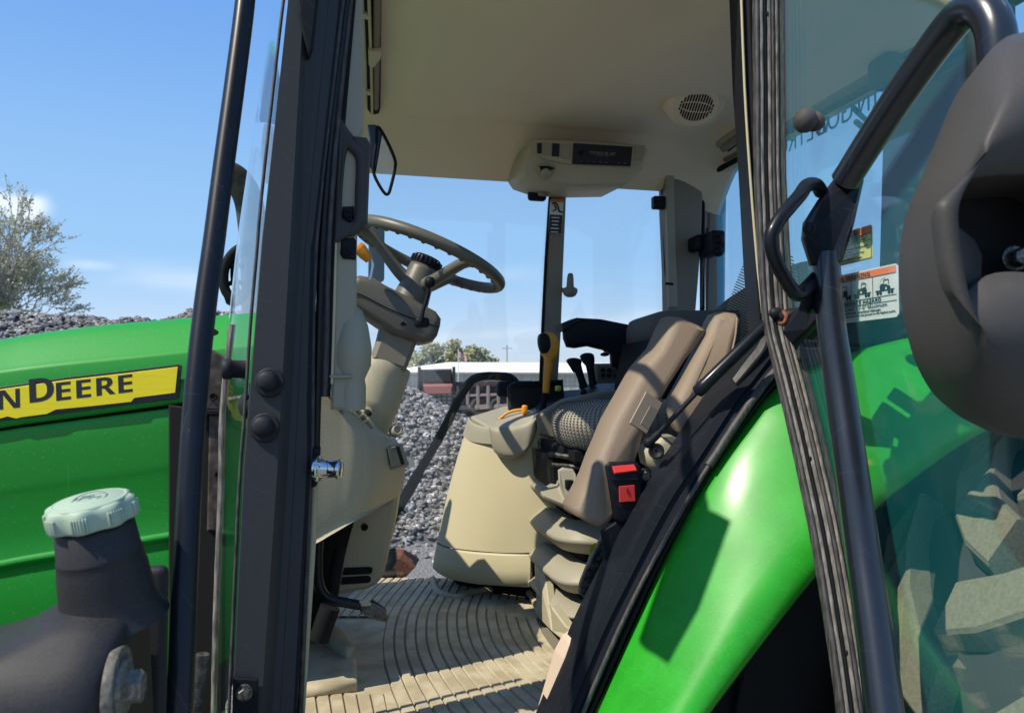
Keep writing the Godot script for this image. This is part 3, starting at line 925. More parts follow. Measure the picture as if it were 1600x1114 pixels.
	for r in [[V(-0.103, 2.645, -1.62), V(-0.119, 2.665, -1.66), V(-0.142, 2.696, -1.72)], [V(-0.116, 2.56, -1.62), V(-0.128, 2.579, -1.66), V(-0.147, 2.607, -1.72)], [V(-0.139, 2.323, -1.62), V(-0.157, 2.336, -1.66), V(-0.178, 2.356, -1.72)], [V(-0.157, 2.122, -1.62), V(-0.179, 2.13, -1.66), V(-0.205, 2.143, -1.72)], [V(-0.164, 2.015, -1.62), V(-0.188, 2.021, -1.66), V(-0.217, 2.03, -1.72)], [V(-0.174, 1.873, -1.62), V(-0.199, 1.875, -1.66), V(-0.23, 1.879, -1.72)], [V(-0.183, 1.696, -1.62), V(-0.212, 1.695, -1.66), V(-0.246, 1.693, -1.72)], [V(-0.192, 1.541, -1.62), V(-0.217, 1.537, -1.66), V(-0.247, 1.53, -1.72)], [V(-0.199, 1.31, -1.62), V(-0.224, 1.3, -1.66), V(-0.253, 1.285, -1.72)], [V(-0.206, 1.081, -1.62), V(-0.229, 1.066, -1.66), V(-0.255, 1.043, -1.72)]]:
		var g: Vector3 = r[2]
		w.append([r[0], r[1], g, V(g.x - 0.03, g.y, -1.9), V(g.x - 0.045, g.y, -2.37), V(g.x - 0.03, g.y, -2.84), V(g.x + 0.04, g.y, -3.04), V(g.x + 0.14, g.y, -3.12)])
	put("windscreen", sheet(w, 2, 3), M.pane_clear, t)
	var edge := []
	for r in w: edge.append(r[2] + V(0.002, 0, 0.004))
	put("windscreen_edge", tube(edge.slice(5), 0.0075, 8, 4), M.dusty_rubber, t)
	var seam := []
	for r in w: seam.append(r[0] + V(-0.004, 0, 0.012))
	put("windscreen_seam", tube(seam, 0.0035, 8, 4), M.mid_rubber, t)
	# inner cladding of the post with its grab handle
	var cl := base("post_cladding", t)
	put("cladding_panel", slab([V(0.029, 2.709, -1.705), V(0.019, 2.619, -1.705), V(-0.001, 2.303, -1.705), V(-0.012, 2.064, -1.705), V(-0.018, 1.693, -1.705), V(0.037, 1.693, -1.705), V(0.037, 1.902, -1.705), V(0.036, 2.037, -1.705), V(0.041, 2.306, -1.705), V(0.049, 2.328, -1.705), V(0.048, 2.475, -1.705), V(0.044, 2.622, -1.705), V(0.042, 2.711, -1.705)], V(0, 0, -0.035), 0.006), M.beige_grey, cl)
	put("edge_strip", tube([V(-0.011, 2.074, -1.7), V(-0.013, 1.92, -1.7), V(-0.017, 1.75, -1.7)], 0.0045, 8, 4), M.beige_bright, cl)
	put("bulge", lathe(V(0.025, 1.692, -1.735), V(0.026, 1.924, -1.735) - V(0.023, 1.692, -1.735), [Vector2(0.034, 0), Vector2(0.034, 0.05), Vector2(0.031, 0.07), Vector2(0.044, 0.10), Vector2(0.045, 0.14), Vector2(0.036, 0.19), Vector2(0.022, 0.225), Vector2(0.004, 0.24)], 26), M.beige_grey, cl)
	put("bulge_band", tube([V(-0.024, 1.767, -1.698), V(0, 1.766, -1.698), V(0.028, 1.767, -1.698)], 0.004, 8, 3), M.beige_grey, cl)
	var gh := base("grab_handle", t)
	put("handle_plate", slab([V(-0.003, 2.344, -1.69), V(0.011, 2.323, -1.69), V(0.025, 2.305, -1.69), V(0.024, 2.287, -1.69), V(0.01, 2.274, -1.69), V(0.005, 2.245, -1.69), V(0.001, 2.19, -1.69), V(-0.001, 2.14, -1.69), V(0.003, 2.116, -1.69), V(0.018, 2.109, -1.69), V(0.032, 2.113, -1.69), V(0.042, 2.103, -1.69), V(0.034, 2.09, -1.69), V(0.016, 2.079, -1.69), V(-0.015, 2.061, -1.69), V(-0.011, 2.175, -1.69)], V(0.006, 0, -0.03), 0.004), M.bracket_grey, gh)
	put("grip", tube([V(0.018, 2.289, -1.7), V(0.035, 2.273, -1.7), V(0.045, 2.251, -1.7), V(0.044, 2.181, -1.7), V(0.041, 2.115, -1.7), V(0.019, 2.09, -1.703)], 0.0135, 12, 5), M.bracket_grey, gh)
	put("grip_top", slab([V(0.025, 2.306, -1.695), V(0.055, 2.305, -1.695), V(0.06, 2.294, -1.695), V(0.055, 2.115, -1.695), V(0.048, 2.099, -1.695), V(0.035, 2.095, -1.695), V(0.042, 2.179, -1.695), V(0.042, 2.252, -1.695), V(0.032, 2.271, -1.695), V(0.018, 2.279, -1.695)], V(0.006, 0, -0.03), 0.005), M.bracket_grey, gh)
	for q in [[V(0.004, 2.146, -1.698), V(0.029, 2.148, -1.698), V(0.028, 2.12, -1.698), V(0.022, 2.111, -1.698), V(0.01, 2.114, -1.698), V(0.003, 2.123, -1.698)], [V(0.002, 2.072, -1.698), V(0.028, 2.078, -1.698), V(0.035, 2.07, -1.698), V(0.034, 2.028, -1.698), V(0.006, 2.029, -1.698), V(-0.001, 2.04, -1.698)]]:
		put("mount", slab(q, V(0, 0, -0.02), 0.003), M.satin_black, gh)
	for p in [V(0.015, 2.129, -1.694), V(0.013, 2.044, -1.694)]:
		put("screw", lathe(p, V(0, 0, 1), [Vector2(0.0095, 0), Vector2(0.0095, 0.005), Vector2(0.0075, 0.007), Vector2(0.0045, 0.007), Vector2(0.004, 0.003)], 18), M.satin_black, gh)

	# ceiling: flat field that rolls down to the front, the far side and the rear
	var c := []
	for i in 41:
		var z := -1.60 - 1.48 * i / 40.0
		var r := []
		for j in 49:
			var x := -0.12 + 1.80 * j / 48.0
			var y := 2.785
			y -= 0.175 * pow(clampf((-z - 2.90) / 0.18, 0, 1), 1.3)
			y -= 0.09 * pow(clampf((0.08 - x) / 0.20, 0, 1), 1.4)
			y -= 0.10 * pow(clampf((x - 1.45) / 0.2, 0, 1), 1.4)
			y -= 0.03 * pow(clampf((z + 1.66) / 0.06, 0, 1), 1.4)
			y += 0.012 * smoothstep(0.25, 0.33, x) * smoothstep(0.95, 0.80, x - 0.35 * (z + 2.3)) * smoothstep(2.80, 2.66, -z)
			r.append(V(x, y, z))
		c.append(r)
	var roof := base("roof", t)
	put("ceiling", rings_mesh(c, false), M.headliner, roof)
	put("roof_shell", rbox(V(0.86, 2.93, -2.42), V(1.02, 0.10, 0.83), 0.08, Basis.IDENTITY, 4), M.hood_green, roof)
	put("roof_rim", rbox(V(0.85, 2.835, -2.42), V(1.0, 0.035, 0.815), 0.03), M.dark_plastic, roof)
	# speaker grille
	var sp := base("speaker", t)
	var so: Vector3 = V(1.259, 2.76, -2.47)
	var sn := V(-0.16, -0.82, 0.52).normalized()
	var sb := Basis.IDENTITY
	var sx := V(0.95, -0.12, 0.18)
	sx = (sx - sn * sx.dot(sn)).normalized()
	sb = Basis(sx, sn.cross(sx) * -1.0, sn)
	put("speaker_pod", lathe(so, sn, [Vector2(0.125, -0.07), Vector2(0.112, -0.03), Vector2(0.098, -0.004), Vector2(0.02, -0.003)], 40), M.headliner, sp)
	put("speaker_ring", lathe(so, sn, [Vector2(0.083, -0.006), Vector2(0.083, 0.003), Vector2(0.080, 0.005), Vector2(0.077, 0.003), Vector2(0.068, 0.0035), Vector2(0.01, 0.0045)], 40), M.headliner, sp)
	for k in 13:
		var dx := (k - 6) * 0.0097
		var half := sqrt(maxf(0.0, 0.062 * 0.062 - dx * dx))
		for q in 3:
			var l := half * 2 / 3 - 0.005
			if l < 0.005: continue
			put("slot", rbox(so + sb * V(dx, -half + (q + 0.5) * half * 2 / 3, 0.0048), V(0.0029, l / 2, 0.0010), 0.0008, sb, 1), M.black_hole, sp)
	# sun blind rail at the front of the ceiling
	var rl := base("blind_rail", t)
	put("recess", slab([V(0.054, 2.768, -1.804), V(0.055, 2.768, -1.989), V(0.076, 2.768, -2.392), V(0.094, 2.768, -2.8), V(0.11, 2.768, -2.85), V(0.138, 2.768, -2.83), V(0.14, 2.768, -2.776), V(0.121, 2.768, -2.382), V(0.101, 2.768, -1.978), V(0.093, 2.768, -1.795)], V(0, 0.02, 0), 0.003), M.rubber, rl)
	put("blind_roll", tube([V(0.081, 2.755, -1.774), V(0.089, 2.755, -1.956), V(0.104, 2.755, -2.308), V(0.122, 2.755, -2.731)], 0.010, 12, 3), M.tan_leather, rl)
	put("rod", tube([V(0.06, 2.745, -1.761), V(0.067, 2.745, -1.941), V(0.079, 2.745, -2.16), V(0.091, 2.745, -2.383), V(0.11, 2.745, -2.772)], 0.0045, 8, 3), M.beige_bright, rl)
	for q in [[V(0.051, 2.74, -2.01), V(0.075, 2.74, -2.019), V(0.077, 2.74, -2.037), V(0.064, 2.74, -2.04), V(0.053, 2.74, -2.028)], [V(0.079, 2.74, -2.549), V(0.1, 2.74, -2.55), V(0.104, 2.74, -2.578), V(0.087, 2.74, -2.582)]]:
		put("clip", slab(q, V(0, 0.01, 0), 0.001), M.beige_bright, rl)
	put("clip_plate", slab([V(0.075, 2.735, -2.214), V(0.085, 2.735, -2.225), V(0.115, 2.735, -2.218), V(0.114, 2.735, -2.273), V(0.096, 2.735, -2.343), V(0.081, 2.735, -2.327)], V(0, 0.014, 0), 0.002), M.beige_bright, rl)
	# inside mirror seen nearly edge on
	var im := base("cab_mirror", t)
	put("arm", slab([V(0.071, 2.474, -2.1), V(0.092, 2.476, -2.1), V(0.113, 2.459, -2.1), V(0.103, 2.393, -2.1), V(0.095, 2.342, -2.1), V(0.075, 2.359, -2.1), V(0.072, 2.391, -2.1), V(0.077, 2.436, -2.1)], V(0.0, 0, -0.02), 0.004), M.radio_blue, im)
	put("rim", tube([V(0.099, 2.469, -2.1), V(0.122, 2.436, -2.1), V(0.146, 2.383, -2.1), V(0.148, 2.356, -2.1), V(0.137, 2.305, -2.1), V(0.13, 2.283, -2.1), V(0.12, 2.282, -2.1), V(0.102, 2.308, -2.1), V(0.089, 2.338, -2.1), V(0.089, 2.374, -2.1), V(0.096, 2.429, -2.1)], 0.0045, 8, 5, true), M.rubber, im)
	put("mirror_glass", slab([V(0.101, 2.46, -2.105), V(0.123, 2.432, -2.105), V(0.143, 2.385, -2.105), V(0.144, 2.358, -2.105), V(0.129, 2.29, -2.105), V(0.108, 2.31, -2.105), V(0.093, 2.343, -2.105), V(0.095, 2.385, -2.105)], V(0, 0, -0.003), 0.001), M.pane_clear, im)
	# radio console hanging from the far side of the ceiling
	var rc := base("radio_console", t)
	put("console_body", slab([V(0.718, 2.696, -2.8), V(0.739, 2.713, -2.8), V(0.907, 2.718, -2.8), V(1.205, 2.719, -2.8), V(1.213, 2.704, -2.8), V(1.188, 2.623, -2.8), V(1.135, 2.565, -2.8), V(1.108, 2.546, -2.8), V(0.906, 2.531, -2.8), V(0.775, 2.538, -2.8), V(0.713, 2.555, -2.8), V(0.692, 2.583, -2.8), V(0.698, 2.634, -2.8)], V(0, 0.02, -0.28), 0.014, 1, true), M.beige, rc)
	put("face_plate", slab([V(0.729, 2.699, -2.792), V(0.747, 2.706, -2.792), V(1.202, 2.713, -2.792), V(1.185, 2.647, -2.792), V(1.132, 2.618, -2.792), V(0.877, 2.614, -2.792), V(0.773, 2.627, -2.792), V(0.737, 2.647, -2.792)], V(0, 0, -0.02), 0.003), M.beige, rc)
	var radio := put("radio", slab([V(0.893, 2.698, -2.782), V(1.14, 2.701, -2.782), V(1.131, 2.622, -2.782), V(0.887, 2.616, -2.782)], V(0, 0, -0.02), 0.002), M.radio_blue, rc)
	put("radio_display", slab([V(0.958, 2.669, -2.779), V(1.065, 2.671, -2.779), V(1.062, 2.653, -2.779), V(0.958, 2.651, -2.779)], V(0, 0, -0.004), 0.0005), M.worn_steel, rc)
	for k in 8:
		var p0 = V(0.921, 2.625, -2.779)
		var p1 = V(1.103, 2.63, -2.779)
		put("radio_button", rbox(p0.lerp(p1, k / 7.0), V(0.006, 0.0028, 0.002), 0.001, Basis.IDENTITY, 1), M.worn_steel, rc)
	put("radio_knob", lathe(V(0.924, 2.66, -2.782), V(0, 0, 1), [Vector2(0.010, 0), Vector2(0.009, 0.01), Vector2(0.006, 0.011)], 16), M.satin_black, rc)
	for q in [[V(0.745, 2.688, -2.784), V(0.763, 2.689, -2.784), V(0.763, 2.649, -2.784), V(0.745, 2.648, -2.784)], [V(0.807, 2.692, -2.784), V(0.836, 2.692, -2.784), V(0.833, 2.641, -2.784), V(0.804, 2.642, -2.784)]]:
		put("switch", slab(q, V(0, 0, -0.012), 0.002), M.radio_blue, rc)
	for q in [[V(0.772, 2.694, -2.788), V(0.8, 2.696, -2.788), V(0.8, 2.645, -2.788), V(0.772, 2.643, -2.788)], [V(0.845, 2.694, -2.788), V(0.882, 2.694, -2.788), V(0.879, 2.635, -2.788), V(0.842, 2.635, -2.788)], [V(1.153, 2.706, -2.788), V(1.192, 2.706, -2.788), V(1.183, 2.651, -2.788), V(1.15, 2.646, -2.788)]]:
		put("blank_cover", slab(q, V(0, 0, -0.01), 0.0015), M.beige_grey, rc)
	put("lamp_bezel", lathe(V(0.78, 2.591, -2.79), V(0.05, -0.35, 1), [Vector2(0.034, 0), Vector2(0.034, 0.006), Vector2(0.029, 0.010), Vector2(0.026, 0.008), Vector2(0.0, 0.004)], 26), M.beige_grey, rc)
	put("lamp_lens", lathe(V(0.776, 2.564, -2.775), V(0.05, -0.5, 1), [Vector2(0.021, -0.006), Vector2(0.018, 0.001), Vector2(0.008, 0.003), Vector2(0.001, 0.0035)], 22), M.beige_grey, rc)
	put("lamp_slot", slab([V(0.748, 2.595, -2.776), V(0.789, 2.598, -2.776), V(0.817, 2.59, -2.776), V(0.789, 2.58, -2.776), V(0.758, 2.581, -2.776)], V(0, 0, -0.004), 0.001), M.black_hole, rc)

	# far side windows
	var fs := base("far_side_frame", t)
	put("top_seal", tube([V(-0.032, 2.641, -3.08), V(0.095, 2.639, -3.08), V(0.437, 2.629, -3.08), V(0.818, 2.62, -3.08), V(0.997, 2.615, -3.08), V(1.249, 2.627, -3.08), V(1.379, 2.629, -3.08), V(1.404, 2.607, -3.08), V(1.409, 2.521, -3.08), V(1.416, 2.263, -3.08), V(1.43, 2.074, -3.08)], 0.0085, 8, 4), M.rubber, fs)
	put("top_bar", tube([V(-0.032, 2.658, -3.1), V(0.096, 2.656, -3.1), V(0.439, 2.649, -3.1), V(0.824, 2.64, -3.1), V(1.257, 2.647, -3.1), V(1.407, 2.65, -3.1)], 0.008, 8, 3), M.mid_rubber, fs)
	put("centre_pillar", slab([V(0.893, 2.642, -3.07), V(0.953, 2.646, -3.07), V(0.947, 2.495, -3.07), V(0.934, 2.217, -3.07), V(0.925, 1.969, -3.07), V(0.899, 1.587, -3.07), V(0.834, 1.588, -3.07), V(0.849, 1.968, -3.07), V(0.866, 2.297, -3.07), V(0.881, 2.519, -3.07)], V(0, 0, -0.06), 0.005), M.dark_beige, fs)
	put("pillar_seal", tube([V(0.882, 2.637, -3.075), V(0.874, 2.492, -3.075), V(0.856, 2.215, -3.075), V(0.844, 1.968, -3.075), V(0.83, 1.641, -3.075)], 0.006, 8, 4), M.rubber, fs)
	put("rear_pillar", slab([V(1.399, 2.705, -3.04), V(1.466, 2.724, -3.04), V(1.571, 2.717, -3.04), V(1.583, 2.68, -3.04), V(1.571, 2.377, -3.04), V(1.54, 2.062, -3.04), V(1.412, 2.059, -3.04), V(1.41, 2.257, -3.04), V(1.4, 2.512, -3.04)], V(0, 0, -0.08), 0.008), M.dark_beige, fs)
	put("pillar_strip", slab([V(1.397, 2.685, -3.03), V(1.437, 2.699, -3.03), V(1.438, 2.511, -3.03), V(1.445, 2.256, -3.03), V(1.45, 2.087, -3.03), V(1.407, 2.086, -3.03), V(1.403, 2.311, -3.03)], V(0, 0, -0.02), 0.003), M.beige_grey, fs)
	put("front_pillar", slab([V(-0.07, 2.658, -3.1), V(0.031, 2.665, -3.1), V(0.015, 1.493, -3.1), V(-0.084, 1.495, -3.1)], V(0, 0, -0.08), 0.006), M.dark_beige, fs)
	put("far_pane", slab([V(-0.032, 2.633, -3.095), V(0.897, 2.627, -3.095), V(0.849, 1.641, -3.095), V(0.418, 0.922, -3.095), V(-0.067, 0.926, -3.095)], V(0, 0, -0.005), 0.001), M.pane_clear, fs)
	put("far_pane", slab([V(0.955, 2.619, -3.095), V(1.423, 2.636, -3.095), V(1.433, 1.636, -3.095), V(0.9, 1.64, -3.095)], V(0, 0, -0.005), 0.001), M.pane_clear, fs)
	put("far_wall", slab([V(0.885, 1.64, -3.1), V(2.261, 1.63, -3.1), V(2.241, 0.562, -3.1), V(0.445, 0.919, -3.1), V(0.551, 1.589, -3.1)], V(0, 0, -0.05), 0.005), M.dark_beige, fs)
	var wd := put("warning_label", slab([V(0.875, 2.538, -3.058), V(0.935, 2.539, -3.058), V(0.923, 2.391, -3.058), V(0.866, 2.394, -3.058)], V(0, 0, -0.004), 0.0006), M.sticker_white, fs)
	put("label_heading", slab([V(0.874, 2.54, -3.055), V(0.934, 2.541, -3.055), V(0.934, 2.529, -3.055), V(0.874, 2.529, -3.055)], V(0, 0, -0.003), 0.0005), M.sticker_orange, fs)
	put("label_text_block", slab([V(0.871, 2.474, -3.055), V(0.928, 2.474, -3.055), V(0.922, 2.393, -3.055), V(0.865, 2.394, -3.055)], V(0, 0, -0.003), 0.0005), M.sticker_ink, fs)
	var lt := begin()
	for k in 5: add_rbox(lt, V(0.896, 2.461, -3.054) + V(-0.001 * k, -0.0155 * k, 0), V(0.018 - 0.002 * (k % 3), 0.0022, 0.0006), 0.0005, Basis.IDENTITY, 1)
	put("label_text", done(lt), M.sticker_white, fs)
	put("label_figure", tube([V(0.882, 2.521, -3.053), V(0.896, 2.524, -3.053), V(0.907, 2.511, -3.053), V(0.913, 2.489, -3.053), V(0.927, 2.487, -3.053)], 0.0035, 6, 4), M.sticker_ink, fs)
	put("label_figure", tube([V(0.89, 2.516, -3.053), V(0.899, 2.499, -3.053), V(0.884, 2.488, -3.053)], 0.003, 6, 4), M.sticker_ink, fs)
	put("coat_hook", rbox(V(0.808, 2.56, -3.03), V(0.04, 0.038, 0.02), 0.016), M.satin_black, fs)
	put("dome_lamp", lathe(V(0.825, 2.535, -2.99), V(0, 1, 0.1), [Vector2(0.02, 0), Vector2(0.026, 0.01), Vector2(0.028, 0.05), Vector2(0.024, 0.065)], 18), M.dark_beige, fs)
	put("window_latch", rbox(V(1.373, 2.552, -3.06), V(0.028, 0.028, 0.02), 0.008), M.satin_black, fs)
	put("latch_pin", tube([V(1.39, 2.19, -3.03), V(1.426, 2.188, -3.03)], 0.006, 6, 2), M.satin_black, fs)
	var kn := base("window_knob", t)
	put("stem", tube([V(0.926, 2.152, -3.06), V(0.96, 2.15, -3.06)], 0.010, 8, 2), M.dark_beige, kn)
	put("hub", lathe(V(0.956, 2.12, -3.04), V(0, 1, 0), [Vector2(0.012, 0), Vector2(0.024, 0.006), Vector2(0.032, 0.02), Vector2(0.032, 0.034), Vector2(0.02, 0.042)], 18), M.dark_beige, kn)
	put("grip", lathe(V(0.956, 2.153, -3.04), V(0.03, 1, 0), [Vector2(0.017, 0), Vector2(0.014, 0.05), Vector2(0.011, 0.066), Vector2(0.004, 0.07)], 14), M.dark_beige, kn)

	# rear wall, rear window
	var rw := base("rear_frame", t)
	put("header", slab([V(1.60, 2.80, -3.06), V(1.60, 2.80, -1.6), V(1.60, 2.69, -1.6), V(1.60, 2.705, -3.06)], V(0.12, 0.02, 0), 0.012), M.dark_beige, rw)
	put("header_roll", tube([V(1.56, 2.80, -3.04), V(1.56, 2.80, -1.62)], 0.045, 14, 1), M.headliner, rw)
	put("header_seal", tube([V(1.61, 2.688, -3.06), V(1.61, 2.673, -1.62)], 0.012, 8, 1), M.rubber, rw)
	put("corner_post", slab([V(1.63, 1.85, -3.13), V(1.63, 2.8, -3.13), V(1.63, 2.8, -3.075), V(1.60, 1.85, -3.075)], V(0.09, 0, 0), 0.01), M.dark_beige, rw)
	put("corner_seal", tube([V(1.585, 1.95, -3.07), V(1.592, 2.70, -3.07)], 0.012, 8, 1), M.rubber, rw)
	put("near_post", slab([V(1.60, 1.7, -2.0), V(1.60, 2.8, -1.93), V(1.60, 2.8, -1.58), V(1.60, 1.7, -1.58)], V(0.14, 0, 0), 0.02), M.dark_plastic, rw)
	put("rear_wall", slab([V(1.60, 0.9, -3.08), V(1.60, 1.93, -3.08), V(1.60, 1.93, -1.62), V(1.60, 0.9, -1.62)], V(0.08, 0, 0), 0.01), M.dark_plastic, rw)
	put("rear_pane", rings_mesh([[V(1.66, 1.9, -3.07), V(1.66, 1.9, -1.97)], [V(1.66, 2.72, -3.07), V(1.66, 2.72, -1.95)]], false), M.pane_teal, rw)
	var motto := begin()
	var words := [["IN", V(1.672, 2.639, -2.028)], ["GOD", V(1.672, 2.608, -2.147)], ["WE", V(1.672, 2.591, -2.27)], ["TRUST", V(1.672, 2.58, -2.41)]]
	for w2 in words:
		var tm := letters(w2[0], 0.078, 0.001, false)
		var p: Vector3 = w2[1]
		motto.append_from(tm, 0, Transform3D(Basis(V(0, 0, -0.92), V(0, 1, 0), V(1, 0, 0)), V(1.669, 2.61, p.z)))
	put("motto_lettering", motto.commit(), M.sticker_ink, rw)
	var wp := base("rear_wiper", t)
	put("wiper_arm", tube([V(1.7, 2.691, -2.19), V(1.7, 2.632, -2.135), V(1.7, 2.549, -2.041), V(1.7, 2.415, -1.893)], 0.009, 8, 3), M.rubber, wp)
	put("wiper_blade", tube([V(1.705, 2.641, -2.185), V(1.705, 2.53, -2.059), V(1.705, 2.404, -1.909)], 0.010, 6, 2), M.rubber, wp)
	put("wiper_motor", rbox(V(1.58, 2.678, -1.887), V(0.04, 0.05, 0.05), 0.03), M.dark_plastic, rw)
	var cp := base("window_stay", t)
	put("clamp", rbox(V(1.56, 2.351, -2.931), V(0.03, 0.05, 0.07), 0.012), M.satin_black, cp)
	for p in [V(1.56, 2.359, -2.87), V(1.56, 2.31, -2.871)]: put("clamp_knob", rbox(p, V(0.022, 0.022, 0.022), 0.02), M.satin_black, cp)
	put("clamp_base", rbox(V(1.52, 2.364, -2.995), V(0.02, 0.035, 0.05), 0.018), M.satin_black, cp)
	put("stay_rod", tube([V(1.55, 2.426, -2.945), V(1.55, 2.384, -2.964), V(1.55, 2.255, -2.996), V(1.55, 2.087, -3.011)], 0.006, 6, 3), M.mid_rubber, cp)
	var rr := base("rear_blind", t)
	put("recess", slab([V(1.55, 2.761, -2.871), V(1.55, 2.787, -2.628), V(1.55, 2.736, -2.615), V(1.55, 2.719, -2.806)], V(0.03, 0.0, 0), 0.003), M.rubber, rr)
	put("blind_roll", tube([V(1.53, 2.743, -2.801), V(1.53, 2.754, -2.59)], 0.016, 10, 1), M.beige_grey, rr)
	put("blind_roll", tube([V(1.525, 2.71, -2.756), V(1.525, 2.718, -2.573)], 0.014, 10, 1), M.dark_beige, rr)
	# rear side of the near wall: quarter glass over its sill
	var q := base("near_quarter", t)
	put("quarter_sill", slab([V(1.02, 1.84, -1.60), V(1.62, 1.84, -1.60), V(1.62, 1.935, -1.60), V(1.02, 1.935, -1.60)], V(0, 0, -0.06), 0.01), M.satin_black, q)
	put("quarter_pane", slab([V(1.02, 1.93, -1.61), V(1.62, 1.93, -1.61), V(1.60, 2.74, -1.61), V(1.0, 2.74, -1.61)], V(0, 0, -0.005), 0.001), M.pane_clear, q)
	put("quarter_wall", slab([V(0.95, 0.9, -1.60), V(1.62, 0.9, -1.60), V(1.62, 1.845, -1.60), V(1.02, 1.845, -1.60), V(0.99, 1.70, -1.60)], V(0, 0, -0.05), 0.01), M.dark_plastic, q)
	# door post
	var dp := base("door_post", t)
	put("post_shell", slab([V(0.933, 2.768, -1.6), V(0.978, 2.773, -1.6), V(0.977, 2.459, -1.6), V(0.984, 2.21, -1.6), V(1.003, 1.88, -1.6), V(0.979, 1.841, -1.6), V(0.965, 2.055, -1.6), V(0.954, 2.286, -1.6), V(0.941, 2.487, -1.6)], V(0.02, 0, -0.09), 0.004), M.satin_black, dp)
	put("post_trim", tube([V(0.935, 2.768, -1.6), V(0.943, 2.471, -1.6), V(0.955, 2.255, -1.6), V(0.97, 2.055, -1.6), V(0.983, 1.918, -1.6)], 0.0035, 6, 3), M.beige_bright, dp)
	put("post_seal", tube([V(0.949, 2.764, -1.59), V(0.956, 2.468, -1.59), V(0.966, 2.253, -1.59), V(0.979, 2.054, -1.59), V(0.987, 1.902, -1.59)], 0.0065, 8, 3), M.rubber, dp)
	# warning lamp on the roof corner, above the picture
	var rm := base("roof_mirror", t)
	put("arm", tube([V(-0.1, 2.90, -1.62), V(-0.13, 2.92, -1.4), V(-0.19, 2.74, -1.21)], 0.016, 10, 4), M.gloss_black, rm)
	put("housing", pillow([V(-0.265, 2.37, -1.18), V(-0.115, 2.37, -1.21), V(-0.115, 2.67, -1.21), V(-0.265, 2.67, -1.18)], V(0.01, 0, 0.04), V(-0.02, 0, -0.05), 1, 5, 0.12), M.dark_plastic, rm)
	# what stands outside on the far side
	put("far_mirror", rbox(V(0.163, 2.348, -3.5), V(0.036, 0.125, 0.03), 0.015), M.satin_black, t)
	var fr := base("far_handrail", t)
	put("rail", tube([V(0.216, 1.114, -3.3), V(0.262, 1.228, -3.3), V(0.415, 1.483, -3.3), V(0.534, 1.707, -3.3), V(0.58, 1.767, -3.3), V(0.629, 1.784, -3.3), V(0.703, 1.785, -3.3), V(0.756, 1.776, -3.3), V(0.786, 1.733, -3.3), V(0.792, 1.634, -3.3)], 0.0195, 14, 5), M.rubber, fr)
	put("rail_sleeve", tube([V(0.254, 1.209, -3.3), V(0.345, 1.364, -3.3)], 0.024, 12, 1), M.rubber, fr)
	put("tail_lamp", rbox(V(0.792, 1.727, -3.35), V(0.09, 0.038, 0.03), 0.02), M.satin_black, t)
	put("step_bracket", slab([V(0.172, 1.016, -3.28), V(0.262, 1.001, -3.28), V(0.326, 0.956, -3.28), V(0.287, 0.917, -3.28), V(0.195, 0.896, -3.28), V(0.168, 0.916, -3.28)], V(0.03, 0.02, -0.08), 0.006), M.rust, t)
	var hv := base("hose_coupler", t)
	put("coupler", tube([V(0.217, 1.059, -3.22), V(0.223, 1.008, -3.22), V(0.201, 0.975, -3.22), V(0.191, 0.93, -3.22)], 0.022, 10, 3), M.gloss_black, hv)
	put("collar", rbox(V(0.206, 0.953, -3.2), V(0.035, 0.02, 0.03), 0.01), M.gloss_black, hv)


